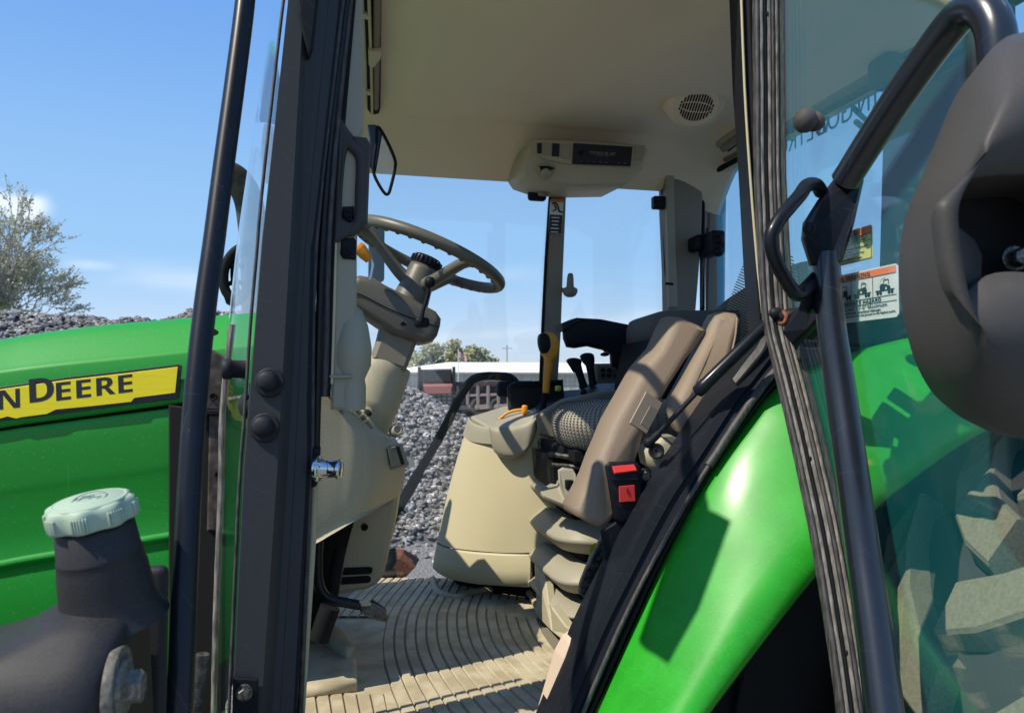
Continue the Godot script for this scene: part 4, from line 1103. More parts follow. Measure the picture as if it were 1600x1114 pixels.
# ---------- steering wheel, column and dash ----------
func build_steering(t: Node3D):
	var n := V(0.3746, 0.9272, 0)
	var c := V(0.264, 2.14, -2.27)
	var e1 := V(0.9272, -0.3746, 0)
	var e2 := V(0, 0, 1)
	var w := base("steering_wheel", t)
	var ring := []
	for k in 48: ring.append(c + (e1 * cos(TAU * k / 48) + e2 * sin(TAU * k / 48)) * 0.232)
	put("rim", tube(ring, 0.0175, 14, 2, true), M.olive_grey, w)
	var grips := begin()
	for k in 36:
		var a := TAU * k / 36
		var d := e1 * cos(a) + e2 * sin(a)
		add_lathe(grips, c + d * 0.226 - n * 0.0135, -n, [Vector2(0.008, 0), Vector2(0.0075, 0.003), Vector2(0.004, 0.006), Vector2(0.001, 0.0068)], 8)
	put("finger_grips", done(grips), M.olive_grey, w)
	var hub0 := c - n * 0.095
	for a in [1.06, 3.16, 5.25]:
		var d: Vector3 = e1 * cos(a) + e2 * sin(a)
		var s := begin()
		add_tube(s, [hub0 + d * 0.03, hub0 + d * 0.08 + n * 0.022, c + d * 0.18 - n * 0.012, c + d * 0.232], [0.022, 0.019, 0.017, 0.019], 10, 4)
		put("spoke", done(s), M.olive_grey, w)
	put("hub", lathe(c, -n, [Vector2(0.030, 0.034), Vector2(0.043, 0.036), Vector2(0.046, 0.05), Vector2(0.049, 0.10), Vector2(0.055, 0.14), Vector2(0.057, 0.175)], 30), M.olive_grey, w)
	var knob := put("knob", lathe(c, -n, [Vector2(0.030, 0.004), Vector2(0.040, 0.006), Vector2(0.045, 0.012), Vector2(0.046, 0.030), Vector2(0.044, 0.036)], 36), M.satin_black, w)
	var ribs := begin()
	for k in 22:
		var a := TAU * k / 22
		var d := e1 * cos(a) + e2 * sin(a)
		add_rbox(ribs, c + d * 0.0465 - n * 0.021, V(0.003, 0.009, 0.0035), 0.001, Basis(d, n, d.cross(n)), 1)
	put("knob_ribs", done(ribs), M.gloss_black, knob)
	# switch housing across the column
	var h := base("switch_housing", t)
	put("housing_shell", slab([V(0.018, 2.01, -2.16), V(0.025, 2.04, -2.16), V(0.037, 2.055, -2.16), V(0.055, 2.061, -2.16), V(0.094, 2.055, -2.16), V(0.127, 2.035, -2.16), V(0.196, 2.002, -2.16), V(0.274, 1.962, -2.16), V(0.289, 1.941, -2.16), V(0.287, 1.921, -2.16), V(0.278, 1.891, -2.16), V(0.265, 1.874, -2.16), V(0.237, 1.868, -2.16), V(0.206, 1.875, -2.16), V(0.149, 1.893, -2.16), V(0.106, 1.921, -2.16), V(0.063, 1.95, -2.16), V(0.034, 1.967, -2.16), V(0.021, 1.989, -2.16)], V(0, 0, -0.17), 0.020, 1, true), M.olive_grey, h)
	put("housing_seam", tube([V(0.023, 1.998, -2.158), V(0.051, 2.006, -2.158), V(0.123, 1.971, -2.158), V(0.196, 1.941, -2.158), V(0.281, 1.915, -2.158)], 0.0016, 6, 3), M.rubber, h)
	put("key_slot", slab([V(0.169, 1.924, -2.155), V(0.178, 1.93, -2.155), V(0.189, 1.919, -2.155), V(0.17, 1.918, -2.155)], V(0, 0, -0.01), 0.001), M.black_hole, h)
	put("wheel_collar", lathe(c, -n, [Vector2(0.058, 0.172), Vector2(0.060, 0.18), Vector2(0.060, 0.20)], 30), M.satin_black, h)
	var ol := base("shuttle_lever", t)
	put("lever_stem", tube([V(0.082, 2.041, -2.12), V(0.087, 2.065, -2.12), V(0.089, 2.087, -2.12), V(0.08, 2.104, -2.12)], 0.0042, 8, 4), M.chrome, ol)
	put("lever_grip", tube([V(0.046, 2.135, -2.12), V(0.053, 2.127, -2.12), V(0.065, 2.113, -2.12), V(0.08, 2.097, -2.12)], [0.0155, 0.0185, 0.0165, 0.012], 14, 4), M.orange, ol)
	var bl := base("turn_lever", t)
	put("lever_rod", tube([V(0.242, 2.028, -2.08), V(0.238, 1.996, -2.08), V(0.226, 1.953, -2.08), V(0.221, 1.922, -2.08)], 0.0055, 8, 4), M.satin_black, bl)
	put("lever_knob", lathe(V(0.244, 2.02, -2.08), V(0.245, 2.043, -2.08) - V(0.244, 2.02, -2.08), [Vector2(0.008, 0), Vector2(0.0145, 0.006), Vector2(0.0155, 0.02), Vector2(0.009, 0.028), Vector2(0.001, 0.03)], 16), M.satin_black, bl)
	put("lever_boot", rbox(V(0.225, 1.922, -2.1), V(0.020, 0.014, 0.02), 0.010), M.satin_black, bl)
	var cp := base("steering_column", t)
	put("neck", slab([V(0.12, 1.935, -2.19), V(0.227, 1.888, -2.19), V(0.214, 1.853, -2.19), V(0.189, 1.787, -2.19), V(0.086, 1.82, -2.19), V(0.107, 1.879, -2.19)], V(0, 0, -0.15), 0.012), M.dark_beige, cp)
	put("cover", lathe(c, -n, [Vector2(0.068, 0.345), Vector2(0.079, 0.347), Vector2(0.083, 0.352), Vector2(0.086, 0.38), Vector2(0.092, 0.47), Vector2(0.0935, 0.476), Vector2(0.0915, 0.482), Vector2(0.086, 0.58), Vector2(0.07, 0.62)], 40), M.beige, cp)
	put("boss", lathe(V(0.077, 1.667, -2.16), V(0.3, 0.3, 1), [Vector2(0.020, -0.02), Vector2(0.018, 0.004), Vector2(0.012, 0.006), Vector2(0.009, 0.006), Vector2(0.008, 0.0)], 18), M.beige, cp)
	put("boss_hole", lathe(V(0.082, 1.667, -2.15), V(0.3, 0.3, 1), [Vector2(0.009, 0.0), Vector2(0.002, 0.002)], 14), M.black_hole, cp)
	put("boss", lathe(V(0.165, 1.616, -2.2), V(0.4, 0.3, 1), [Vector2(0.018, -0.02), Vector2(0.016, 0.004), Vector2(0.011, 0.006), Vector2(0.008, 0.0)], 18), M.beige_grey, cp)
	# dash panel facing the door
	var d := base("dash_panel", t)
	var rows := [
		[V(-0.101, 1.757, -2.1), V(-0.051, 1.75, -2.12), V(0.001, 1.722, -2.14), V(0.047, 1.689, -2.16), V(0.091, 1.654, -2.2), V(0.143, 1.609, -2.32)],
		[V(-0.094, 1.745, -1.97), V(-0.052, 1.74, -1.99), V(-0.009, 1.713, -2.01), V(0.034, 1.682, -2.04), V(0.086, 1.64, -2.08), V(0.143, 1.595, -2.27)],
		[V(-0.093, 1.71, -1.955), V(-0.047, 1.701, -1.965), V(0.001, 1.678, -1.98), V(0.044, 1.65, -2), V(0.096, 1.606, -2.05), V(0.17, 1.578, -2.27)],
		[V(-0.092, 1.606, -1.95), V(-0.046, 1.601, -1.96), V(0.002, 1.587, -1.97), V(0.054, 1.571, -1.985), V(0.106, 1.552, -2.04), V(0.191, 1.547, -2.27)],
		[V(-0.091, 1.487, -1.95), V(-0.045, 1.484, -1.96), V(0.003, 1.478, -1.97), V(0.051, 1.471, -1.985), V(0.099, 1.465, -2.04), V(0.192, 1.459, -2.27)],
		[V(-0.09, 1.348, -1.955), V(-0.056, 1.36, -1.965), V(-0.009, 1.382, -1.975), V(0.036, 1.402, -1.99), V(0.079, 1.414, -2.035), V(0.174, 1.423, -2.26)],
		[V(-0.09, 1.335, -1.97), V(-0.055, 1.347, -1.98), V(-0.006, 1.369, -1.99), V(0.039, 1.391, -2.005), V(0.083, 1.406, -2.05), V(0.175, 1.414, -2.27)],
		[V(-0.087, 1.298, -2.3), V(-0.051, 1.3, -2.3), V(0.004, 1.321, -2.3), V(0.052, 1.345, -2.3), V(0.101, 1.37, -2.3), V(0.173, 1.409, -2.3)]]
	put("panel_shell", sheet(rows, 5, 4), M.beige, d)
	put("panel_back", slab([V(-0.11, 1.754, -2.3), V(0.141, 1.607, -2.3), V(0.188, 1.544, -2.3), V(0.188, 1.44, -2.3), V(0.169, 1.406, -2.3), V(-0.105, 1.281, -2.3)], V(0, 0, -0.25), 0.02), M.beige_grey, d)
	put("vent_frame", slab([V(0.123, 1.578, -2.115), V(0.162, 1.576, -2.19), V(0.184, 1.51, -2.2), V(0.14, 1.509, -2.125)], V(0.02, 0, -0.03), 0.003), M.beige_grey, d)
	put("vent_opening", slab([V(0.128, 1.572, -2.1), V(0.159, 1.571, -2.17), V(0.176, 1.518, -2.18), V(0.141, 1.518, -2.11)], V(0.012, 0, -0.018), 0.001), M.black_hole, d)
	for k in 8:
		var a: Vector3 = V(0.13, 1.572, -2.095).lerp(V(0.157, 1.572, -2.16), (k + 0.5) / 8.0)
		var b: Vector3 = V(0.142, 1.52, -2.105).lerp(V(0.174, 1.519, -2.17), (k + 0.5) / 8.0)
		put("vent_slat", tube([a, b], 0.0022, 6, 1), M.beige_grey, d)
	put("vent_slot", tube([V(0.019, 1.703, -2.015), V(0.044, 1.681, -2.025), V(0.068, 1.656, -2.04), V(0.085, 1.63, -2.05)], 0.0055, 8, 4), M.dark_beige, d)
	for p in [V(0.025, 1.693, -2), V(0.039, 1.68, -2.01), V(0.054, 1.666, -2.02), V(0.068, 1.652, -2.03)]:
		put("vent_clip", rbox(p, V(0.011, 0.003, 0.006), 0.002, Basis(V(0, 0, 1), 0.5), 1), M.beige_bright, d)
	put("cover_flap", sheet([[V(-0.048, 1.748, -2), V(-0.022, 1.738, -1.99), V(0.001, 1.717, -2), V(0.022, 1.683, -2.02)], [V(-0.042, 1.731, -1.955), V(-0.023, 1.719, -1.95), V(-0.005, 1.701, -1.955), V(0.012, 1.676, -1.965)]], 4, 1), M.beige_grey, d)
	# lower panel and pedals
	var lp := base("lower_panel", t)
	put("panel", slab([V(0.033, 1.349, -2.42), V(0.142, 1.375, -2.42), V(0.186, 1.404, -2.42), V(0.175, 1.323, -2.42), V(0.143, 1.174, -2.42), V(0.132, 1.132, -2.42), V(0.116, 1.115, -2.42), V(0.088, 1.103, -2.42), V(-0.013, 1.093, -2.42), V(0, 1.152, -2.42), V(0.016, 1.25, -2.42)], V(0.02, 0, -0.12), 0.012), M.beige, lp)
	put("panel_hole", lathe(V(0.081, 1.3, -2.415), V(0, 0, 1), [Vector2(0.011, 0), Vector2(0.011, 0.003), Vector2(0.007, 0.003), Vector2(0.006, 0)], 16), M.black_hole, lp)
	for q in [[V(0.019, 1.176, -2.415), V(0.099, 1.175, -2.415), V(0.107, 1.171, -2.415), V(0.107, 1.159, -2.415), V(0.1, 1.153, -2.415), V(0.015, 1.154, -2.415)], [V(0.013, 1.148, -2.415), V(0.094, 1.148, -2.415), V(0.102, 1.143, -2.415), V(0.102, 1.131, -2.415), V(0.094, 1.126, -2.415), V(0.01, 1.125, -2.415)]]:
		put("slot", slab(q, V(0, 0, -0.01), 0.001), M.black_hole, lp)
	put("black_panel", slab([V(-0.087, 1.28, -2.3), V(-0.014, 1.318, -2.3), V(0.052, 1.356, -2.3), V(0.034, 1.293, -2.3), V(0.005, 1.172, -2.3), V(-0.012, 1.07, -2.3), V(-0.085, 1.019, -2.3)], V(0, 0, -0.3), 0.005), M.rubber, lp)  # black panel behind the pedals, dark in its own colour
	var pd := base("clutch_pedal", t)
	put("pedal_arm", tube([V(-0.05, 1.334, -2.06), V(-0.052, 1.277, -2.06), V(-0.048, 1.223, -2.06), V(-0.034, 1.193, -2.06), V(-0.011, 1.178, -2.06), V(0.03, 1.167, -2.06), V(0.059, 1.16, -2.06)], 0.0135, 12, 5), M.gloss_black, pd)
	put("pedal_pad", slab([V(0.055, 1.17, -2.06), V(0.072, 1.161, -2.1), V(0.088, 1.153, -2.12), V(0.095, 1.158, -2.12), V(0.132, 1.135, -2.1), V(0.131, 1.118, -2.06), V(0.108, 1.129, -2.04), V(0.064, 1.153, -2.03)], V(-0.004, -0.008, -0.002), 0.002), M.worn_steel, pd)
	put("pedal_worn_edge", slab([V(0.057, 1.176, -2.05), V(0.083, 1.166, -2.08), V(0.088, 1.16, -2.07), V(0.065, 1.162, -2.05)], V(0, -0.006, 0), 0.001), M.beige_bright, pd)
	put("pedal_sleeve", tube([V(-0.017, 1.184, -1.98), V(-0.029, 1.153, -1.98), V(-0.045, 1.103, -1.98)], 0.026, 14, 2), M.rubber, t)
	put("pedal_post", tube([V(0.006, 1.296, -2.15), V(-0.006, 1.236, -2.15), V(-0.015, 1.167, -2.15)], 0.018, 12, 2), M.rubber, t)


# ---------- floor ----------
func build_floor(t: Node3D):
	var f := base("floor_mat", t)
	var y := 0.965
	put("mat", slab([V(-0.11, 0.965, -1.655), V(-0.108, 0.965, -2.414), V(-0.016, 0.965, -2.894), V(0.177, 0.965, -2.985), V(0.411, 0.965, -3.05), V(0.587, 0.965, -2.754), V(0.751, 0.965, -2.478), V(0.707, 0.965, -2.169), V(0.435, 0.965, -1.529)], V(0, -0.03, 0), 0.004), M.mat_groove, f)
	put("floor_base", slab([V(-0.25, 0.93, -1.5), V(1.7, 0.93, -1.5), V(1.7, 0.93, -3.15), V(-0.25, 0.93, -3.15)], V(0, -0.06, 0), 0.005), M.rubber, f)
	# raised ribs between the grooves, sweeping across the cab
	# six stations from the far side to the door: where the first rib starts, and the step to the next
	var start := [V(0.3134, 0, -3.0520), V(0.2391, 0, -2.8347), V(0.1665, 0, -2.5772), V(0.1293, 0, -2.2181), V(0.1499, 0, -1.8314), V(0.1859, 0, -1.5865)]
	var step := [V(0.0306, 0, 0.0071), V(0.0320, 0, 0.0074), V(0.0323, 0, 0.0075), V(0.0333, 0, 0.0077), V(0.0387, 0, 0.0089), V(0.0448, 0, 0.0103)]
	var half_gap := [0.0766, 0.0678, 0.0607, 0.0505, 0.0360, 0.0271]
	for k in range(-6, 15):
		var left := []
		var right := []
		for i in 6:
			if k < 0 and i > 2: continue
			if k > 9 and i < (1 if k < 14 else 2) and k > 9: continue
			left.append(start[i] + step[i] * (k + half_gap[i]) + V(0, y, 0))
			right.append(start[i] + step[i] * (k + 1.0 - half_gap[i]) + V(0, y, 0))
		if left.size() < 2: continue
		rib(f, left, right)
	var near_start := [V(-0.0844, 0, -1.9913), V(-0.0744, 0, -1.8832), V(-0.0548, 0, -1.6697)]
	var near_step := [V(0.0339, 0, 0.0078), V(0.0328, 0, 0.0076), V(0.0309, 0, 0.0071)]
	for k in 6:
		var left := []
		var right := []
		for i in 3:
			left.append(near_start[i] + near_step[i] * k + V(0, y, 0))
			right.append(near_start[i] + near_step[i] * (k + 0.9) + V(0, y, 0))
		rib(f, left, right)
	put("mat_field", slab([V(-0.088, 0.968, -1.997), V(-0.104, 0.968, -2.404), V(-0.059, 0.968, -2.598), V(0.161, 0.968, -2.554), V(0.137, 0.968, -2.349), V(0.127, 0.968, -2.137), V(0.138, 0.968, -1.948), V(0.162, 0.968, -1.702), V(0.121, 0.968, -1.711), V(0.117, 0.968, -1.945)], V(0, -0.01, 0), 0.002), M.mat_rubber, f)
	put("mat_field", slab([V(0.511, 0.969, -2.708), V(0.701, 0.969, -2.648), V(0.677, 0.969, -2.441), V(0.572, 0.969, -2.479), V(0.503, 0.969, -2.598)], V(0, -0.01, 0), 0.002), M.mat_rubber, f)
	# moulded steps of the mat below the pedals
	put("mat_step", slab([V(-0.08, 1, -1.957), V(-0.096, 1, -2.305), V(-0.031, 1, -2.336), V(0.052, 1, -2.174), V(0.051, 1, -1.968)], V(0, -0.04, 0), 0.012, 1, true), M.mat_rubber, f)
	put("mat_step", slab([V(-0.094, 1.03, -2.269), V(-0.039, 1.03, -2.363), V(0.016, 1.03, -2.314), V(0.051, 1.03, -2.148), V(0.024, 1.03, -2.123), V(-0.037, 1.03, -2.255)], V(0, -0.06, 0), 0.012, 1, true), M.mat_rubber, f)
	put("mat_lip", tube([V(0.371, 0.97, -3.019), V(0.368, 0.97, -2.83), V(0.431, 0.97, -2.738), V(0.492, 0.97, -2.793), V(0.621, 0.975, -2.798), V(0.686, 0.985, -2.701), V(0.664, 0.98, -2.448)], 0.014, 8, 5), M.mat_rubber, f)
	put("sill_plate", slab([V(-0.111, 1.049, -1.66), V(0.488, 1.001, -1.66), V(0.487, 0.882, -1.66), V(-0.11, 0.949, -1.66)], V(0, 0, 0.05), 0.004), M.dark_plastic, f)
	put("side_skirt", slab([V(-0.2, 0.55, -1.62), V(0.62, 0.55, -1.62), V(0.62, 0.945, -1.62), V(-0.2, 0.945, -1.62)], V(0, 0, -0.08), 0.01), M.dark_plastic, f)

func rib(f: Node3D, left: Array, right: Array):
	var l := curve(left, 7)
	var r := curve(right, 7)
	var rows := []
	for i in l.size():
		var w: Vector3 = (r[i] - l[i]) * 0.08
		rows.append([l[i], l[i] + w + V(0, 0.005, 0), r[i] - w + V(0, 0.005, 0), r[i]])
	put("rib", rings_mesh(rows, false, false, false, -1), M.mat_rubber, f)


# ---------- right-hand console ----------
func build_console(t: Node3D):
	var c := base("side_console", t)
	var rows := [
		[V(0.576, 1.596, -2.95), V(0.505, 1.61, -2.9), V(0.507, 1.595, -2.8), V(0.551, 1.59, -2.7), V(0.628, 1.594, -2.62), V(0.704, 1.615, -2.55), V(0.783, 1.639, -2.5)],
		[V(0.559, 1.534, -2.97), V(0.477, 1.545, -2.9), V(0.491, 1.533, -2.79), V(0.544, 1.526, -2.69), V(0.624, 1.523, -2.6), V(0.699, 1.549, -2.53), V(0.781, 1.573, -2.48)],
		[V(0.507, 1.337, -3), V(0.422, 1.363, -2.9), V(0.447, 1.353, -2.79), V(0.524, 1.352, -2.68), V(0.612, 1.355, -2.59), V(0.689, 1.383, -2.53), V(0.781, 1.42, -2.48)],
		[V(0.443, 1.105, -3), V(0.373, 1.144, -2.9), V(0.4, 1.144, -2.79), V(0.489, 1.149, -2.68), V(0.591, 1.154, -2.6), V(0.673, 1.167, -2.54), V(0.78, 1.201, -2.48)]]
	put("skirt", sheet(rows, 5, 4), M.beige_bright, c)
	var low := [
		[V(0.44, 1.097, -3), V(0.372, 1.135, -2.905), V(0.398, 1.136, -2.795), V(0.487, 1.141, -2.685), V(0.592, 1.146, -2.605), V(0.658, 1.155, -2.56)],
		[V(0.44, 1.095, -3), V(0.371, 1.133, -2.9), V(0.398, 1.132, -2.79), V(0.486, 1.137, -2.68), V(0.591, 1.143, -2.6), V(0.656, 1.152, -2.555)],
		[V(0.425, 1.004, -3), V(0.356, 1.047, -2.9), V(0.386, 1.036, -2.79), V(0.477, 1.035, -2.68), V(0.582, 1.041, -2.6), V(0.654, 1.046, -2.555)],
		[V(0.441, 1.004, -3), V(0.379, 1.041, -2.92), V(0.405, 1.032, -2.82), V(0.494, 1.031, -2.72), V(0.591, 1.037, -2.64), V(0.661, 1.04, -2.6)]]
	put("skirt_hem", sheet(low, 5, 2), M.beige_bright, c)
	put("skirt_hem_end", slab([V(0.655, 1.157, -2.56), V(0.706, 1.131, -2.7), V(0.706, 1.031, -2.7), V(0.655, 1.044, -2.56)], V(0.008, 0, 0), 0.001), M.beige_grey, c)
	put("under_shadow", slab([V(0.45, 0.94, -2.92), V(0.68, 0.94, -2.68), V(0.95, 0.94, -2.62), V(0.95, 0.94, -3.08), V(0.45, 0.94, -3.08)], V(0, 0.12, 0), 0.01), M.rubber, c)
	put("core", slab([V(0.52, 1.0, -2.9), V(0.70, 1.0, -2.66), V(1.3, 1.0, -2.6), V(1.3, 1.0, -3.06), V(0.5, 1.0, -3.06)], V(0, 0.48, 0), 0.01), M.dark_beige, c)
	# the grey-green cap with its lever pod
	var cap := base("console_cap", t)
	var caprows := [
		[V(0.666, 1.645, -3), V(0.526, 1.623, -2.93), V(0.496, 1.62, -2.89), V(0.502, 1.6, -2.8), V(0.537, 1.591, -2.7), V(0.558, 1.598, -2.64)],
		[V(0.663, 1.643, -2.99), V(0.519, 1.621, -2.92), V(0.489, 1.613, -2.88), V(0.497, 1.591, -2.785), V(0.534, 1.582, -2.685), V(0.555, 1.588, -2.63)],
		[V(0.61, 1.542, -2.99), V(0.491, 1.559, -2.91), V(0.472, 1.549, -2.885), V(0.489, 1.534, -2.78), V(0.533, 1.532, -2.68), V(0.556, 1.535, -2.63)]]
	put("cap_shell", sheet(caprows, 4, 3), M.beige_grey, cap)
	put("cap_top", slab([V(0.502, 1.622, -2.9), V(0.537, 1.593, -2.7), V(0.614, 1.622, -2.66), V(0.695, 1.651, -2.62), V(0.799, 1.661, -2.8), V(0.829, 1.67, -3), V(0.672, 1.66, -3.03)], V(0, -0.05, 0), 0.006), M.beige_grey, cap)
	for q in [[V(0.528, 1.616, -2.86), V(0.621, 1.644, -2.98), V(0.633, 1.641, -2.97), V(0.539, 1.612, -2.84)], [V(0.549, 1.601, -2.76), V(0.649, 1.636, -2.9), V(0.662, 1.634, -2.88), V(0.562, 1.598, -2.74)]]:
		put("cap_slot", slab(q, V(0, 0.0025, 0), 0.0008), M.dark_plastic, cap)
	var pod := [
		[V(0.525, 1.603, -2.64), V(0.531, 1.596, -2.6), V(0.569, 1.598, -2.565), V(0.622, 1.607, -2.545), V(0.664, 1.627, -2.54), V(0.694, 1.647, -2.6)],
		[V(0.524, 1.594, -2.635), V(0.526, 1.584, -2.59), V(0.567, 1.583, -2.553), V(0.622, 1.592, -2.535), V(0.666, 1.616, -2.53), V(0.696, 1.636, -2.59)],
		[V(0.532, 1.535, -2.63), V(0.535, 1.53, -2.585), V(0.57, 1.528, -2.55), V(0.617, 1.533, -2.533), V(0.657, 1.559, -2.53), V(0.687, 1.579, -2.59)],
		[V(0.542, 1.508, -2.63), V(0.552, 1.498, -2.59), V(0.582, 1.491, -2.56), V(0.615, 1.498, -2.545), V(0.646, 1.527, -2.54), V(0.68, 1.544, -2.6)],
		[V(0.557, 1.503, -2.68), V(0.571, 1.491, -2.66), V(0.6, 1.485, -2.64), V(0.628, 1.493, -2.62), V(0.659, 1.521, -2.61), V(0.683, 1.542, -2.63)]]
	put("pod_shell", sheet(pod, 4, 4), M.beige_grey, cap)
	put("pod_top", slab([V(0.525, 1.603, -2.64), V(0.531, 1.596, -2.6), V(0.569, 1.598, -2.565), V(0.622, 1.607, -2.545), V(0.664, 1.627, -2.54), V(0.706, 1.656, -2.66), V(0.642, 1.65, -2.78), V(0.586, 1.63, -2.75)], V(0, -0.012, 0), 0.003), M.beige_grey, cap)
	var tl := base("throttle_lever", t)
	put("lever_bar", tube([V(0.573, 1.618, -2.7), V(0.604, 1.642, -2.7), V(0.636, 1.653, -2.69), V(0.667, 1.656, -2.68)], 0.0055, 8, 4), M.amber_brown, tl)
	put("lever_grip", rbox(V(0.662, 1.654, -2.66), V(0.010, 0.019, 0.014), 0.007), M.orange, tl)
	# dark block and control levers behind
	var b := base("control_block", t)
	put("block", slab([V(0.651, 1.74, -2.9), V(0.67, 1.747, -2.9), V(0.882, 1.758, -2.9), V(0.892, 1.647, -2.9), V(0.67, 1.633, -2.9), V(0.654, 1.649, -2.9)], V(0.03, 0, -0.14), 0.01), M.dark_plastic, b)
	put("block_lid", slab([V(0.655, 1.747, -2.88), V(0.68, 1.758, -2.88), V(0.876, 1.768, -2.88), V(0.875, 1.747, -2.88), V(0.66, 1.735, -2.88)], V(0.03, 0, -0.14), 0.005), M.satin_black, b)
	put("deck", slab([V(0.69, 1.644, -2.62), V(0.822, 1.677, -2.55), V(1.048, 1.687, -2.45), V(1.284, 1.75, -3), V(0.862, 1.718, -3.02), V(0.743, 1.671, -2.8)], V(0, -0.05, 0), 0.005), M.dark_plastic, b)
	put("deck_front", slab([V(0.663, 1.64, -2.5), V(0.76, 1.694, -2.5), V(0.901, 1.723, -2.5), V(1.07, 1.736, -2.5), V(1.068, 1.522, -2.5), V(0.759, 1.55, -2.5), V(0.672, 1.574, -2.5)], V(0.02, 0, -0.1), 0.008), M.dark_beige, b)
	put("switch_panel", slab([V(0.91, 1.75, -2.78), V(1.136, 1.755, -2.78), V(1.079, 1.708, -2.58), V(0.9, 1.699, -2.6)], V(0, -0.02, 0), 0.003), M.worn_steel, b)
	put("rear_deck", slab([V(1.046, 1.836, -2.98), V(1.364, 1.843, -2.98), V(1.362, 1.641, -2.98), V(1.045, 1.643, -2.98)], V(0, 0, -0.06), 0.01), M.dark_beige, b)
	for k in 8: put("dial", lathe(V(1.078, 1.809, -2.975) + V(0.028 * (k % 4), -0.022 * (k / 4), 0), V(0, 0.2, 1), [Vector2(0.009, 0), Vector2(0.008, 0.008), Vector2(0.003, 0.009)], 10), M.satin_black, b)
	put("warning_knob", rbox(V(0.816, 1.733, -2.75), V(0.011, 0.011, 0.011), 0.007), M.lime, b)
	var gl := base("gear_lever", t)
	put("boot", tube([V(0.73, 1.644, -2.66), V(0.735, 1.691, -2.66), V(0.742, 1.726, -2.66)], [0.014, 0.010, 0.012], 10, 3), M.rubber, gl)
	put("shaft", tube([V(0.742, 1.717, -2.66), V(0.747, 1.774, -2.66), V(0.755, 1.833, -2.66), V(0.762, 1.868, -2.66)], [0.013, 0.0145, 0.019, 0.024], 12, 3), M.amber_brown, gl)
	put("grip", pillow([V(0.72, 1.933, -2.65), V(0.747, 1.941, -2.65), V(0.772, 1.934, -2.65), V(0.789, 1.908, -2.65), V(0.791, 1.873, -2.65), V(0.776, 1.844, -2.65), V(0.757, 1.83, -2.65), V(0.74, 1.844, -2.65), V(0.723, 1.872, -2.65), V(0.715, 1.905, -2.65)], V(0, 0, -0.03), V(0, 0, 0.02), 4, 5), M.amber_brown, gl)
	put("grip_face", pillow([V(0.711, 1.927, -2.632), V(0.73, 1.937, -2.632), V(0.747, 1.923, -2.632), V(0.752, 1.89, -2.632), V(0.742, 1.867, -2.632), V(0.723, 1.862, -2.632), V(0.711, 1.885, -2.632)], V(0, 0, -0.02), V(0, 0, 0.012), 4, 4), M.satin_black, gl)
	for q in [[[V(0.904, 1.735, -2.7), V(0.891, 1.774, -2.7), V(0.876, 1.818, -2.7)], [V(0.838, 1.839, -2.69), V(0.858, 1.849, -2.69), V(0.888, 1.844, -2.69), V(0.893, 1.827, -2.69), V(0.883, 1.798, -2.69), V(0.868, 1.793, -2.69), V(0.851, 1.817, -2.69)]], [[V(0.954, 1.745, -2.74), V(0.946, 1.787, -2.74), V(0.938, 1.834, -2.74)], [V(0.907, 1.86, -2.73), V(0.927, 1.87, -2.73), V(0.956, 1.863, -2.73), V(0.958, 1.824, -2.73), V(0.945, 1.814, -2.73), V(0.925, 1.824, -2.73), V(0.909, 1.845, -2.73)]]]:
		var hl := base("hydraulic_lever", t)
		put("stalk", tube(q[0], [0.016, 0.014, 0.017], 10, 3), M.satin_black, hl)
		put("grip", slab(q[1], V(0, 0, -0.035), 0.008, 3, true), M.satin_black, hl)
	put("lever_ball", lathe(V(0.875, 1.72, -2.62) , V(0, 1, 0), [Vector2(0.004, -0.012), Vector2(0.012, -0.006), Vector2(0.013, 0.002), Vector2(0.009, 0.01), Vector2(0.001, 0.013)], 14), M.satin_black, t)
	# black armrest with its own controls, standing over the console
	var ar := base("far_armrest", t)
	put("pad", slab([V(0.821, 1.981, -2.7), V(0.837, 1.989, -2.7), V(0.882, 2.002, -2.7), V(0.974, 1.999, -2.7), V(1.091, 1.979, -2.7), V(1.183, 1.953, -2.7), V(1.29, 1.912, -2.7), V(1.289, 1.75, -2.7), V(1.129, 1.787, -2.7), V(1.02, 1.818, -2.7), V(1.017, 1.865, -2.7), V(0.987, 1.882, -2.7), V(0.922, 1.896, -2.7), V(0.872, 1.888, -2.7), V(0.839, 1.892, -2.7), V(0.826, 1.924, -2.7)], V(0.02, 0, -0.09), 0.016, 1, true), M.satin_black, ar)
	put("pad_end", slab([V(0.814, 1.975, -2.685), V(0.875, 2.001, -2.685), V(0.882, 1.986, -2.685), V(0.842, 1.961, -2.685), V(0.817, 1.946, -2.685)], V(0, 0, -0.1), 0.005), M.dark_plastic, ar)
	put("stalk", slab([V(1.033, 1.886, -2.72), V(1.245, 1.85, -2.72), V(1.244, 1.688, -2.72), V(1.137, 1.7, -2.72), V(1.046, 1.787, -2.72)], V(0.02, 0, -0.08), 0.01), M.rubber, ar)
	put("height_screw", tube([V(0.983, 1.893, -2.69), V(0.983, 1.871, -2.69)], 0.004, 6, 1), M.satin_black, ar)
	put("height_knob", lathe(V(0.983, 1.859, -2.69), V(0, 1, 0), [Vector2(0.006, -0.004), Vector2(0.016, -0.001), Vector2(0.0165, 0.006), Vector2(0.006, 0.011)], 14), M.satin_black, ar)


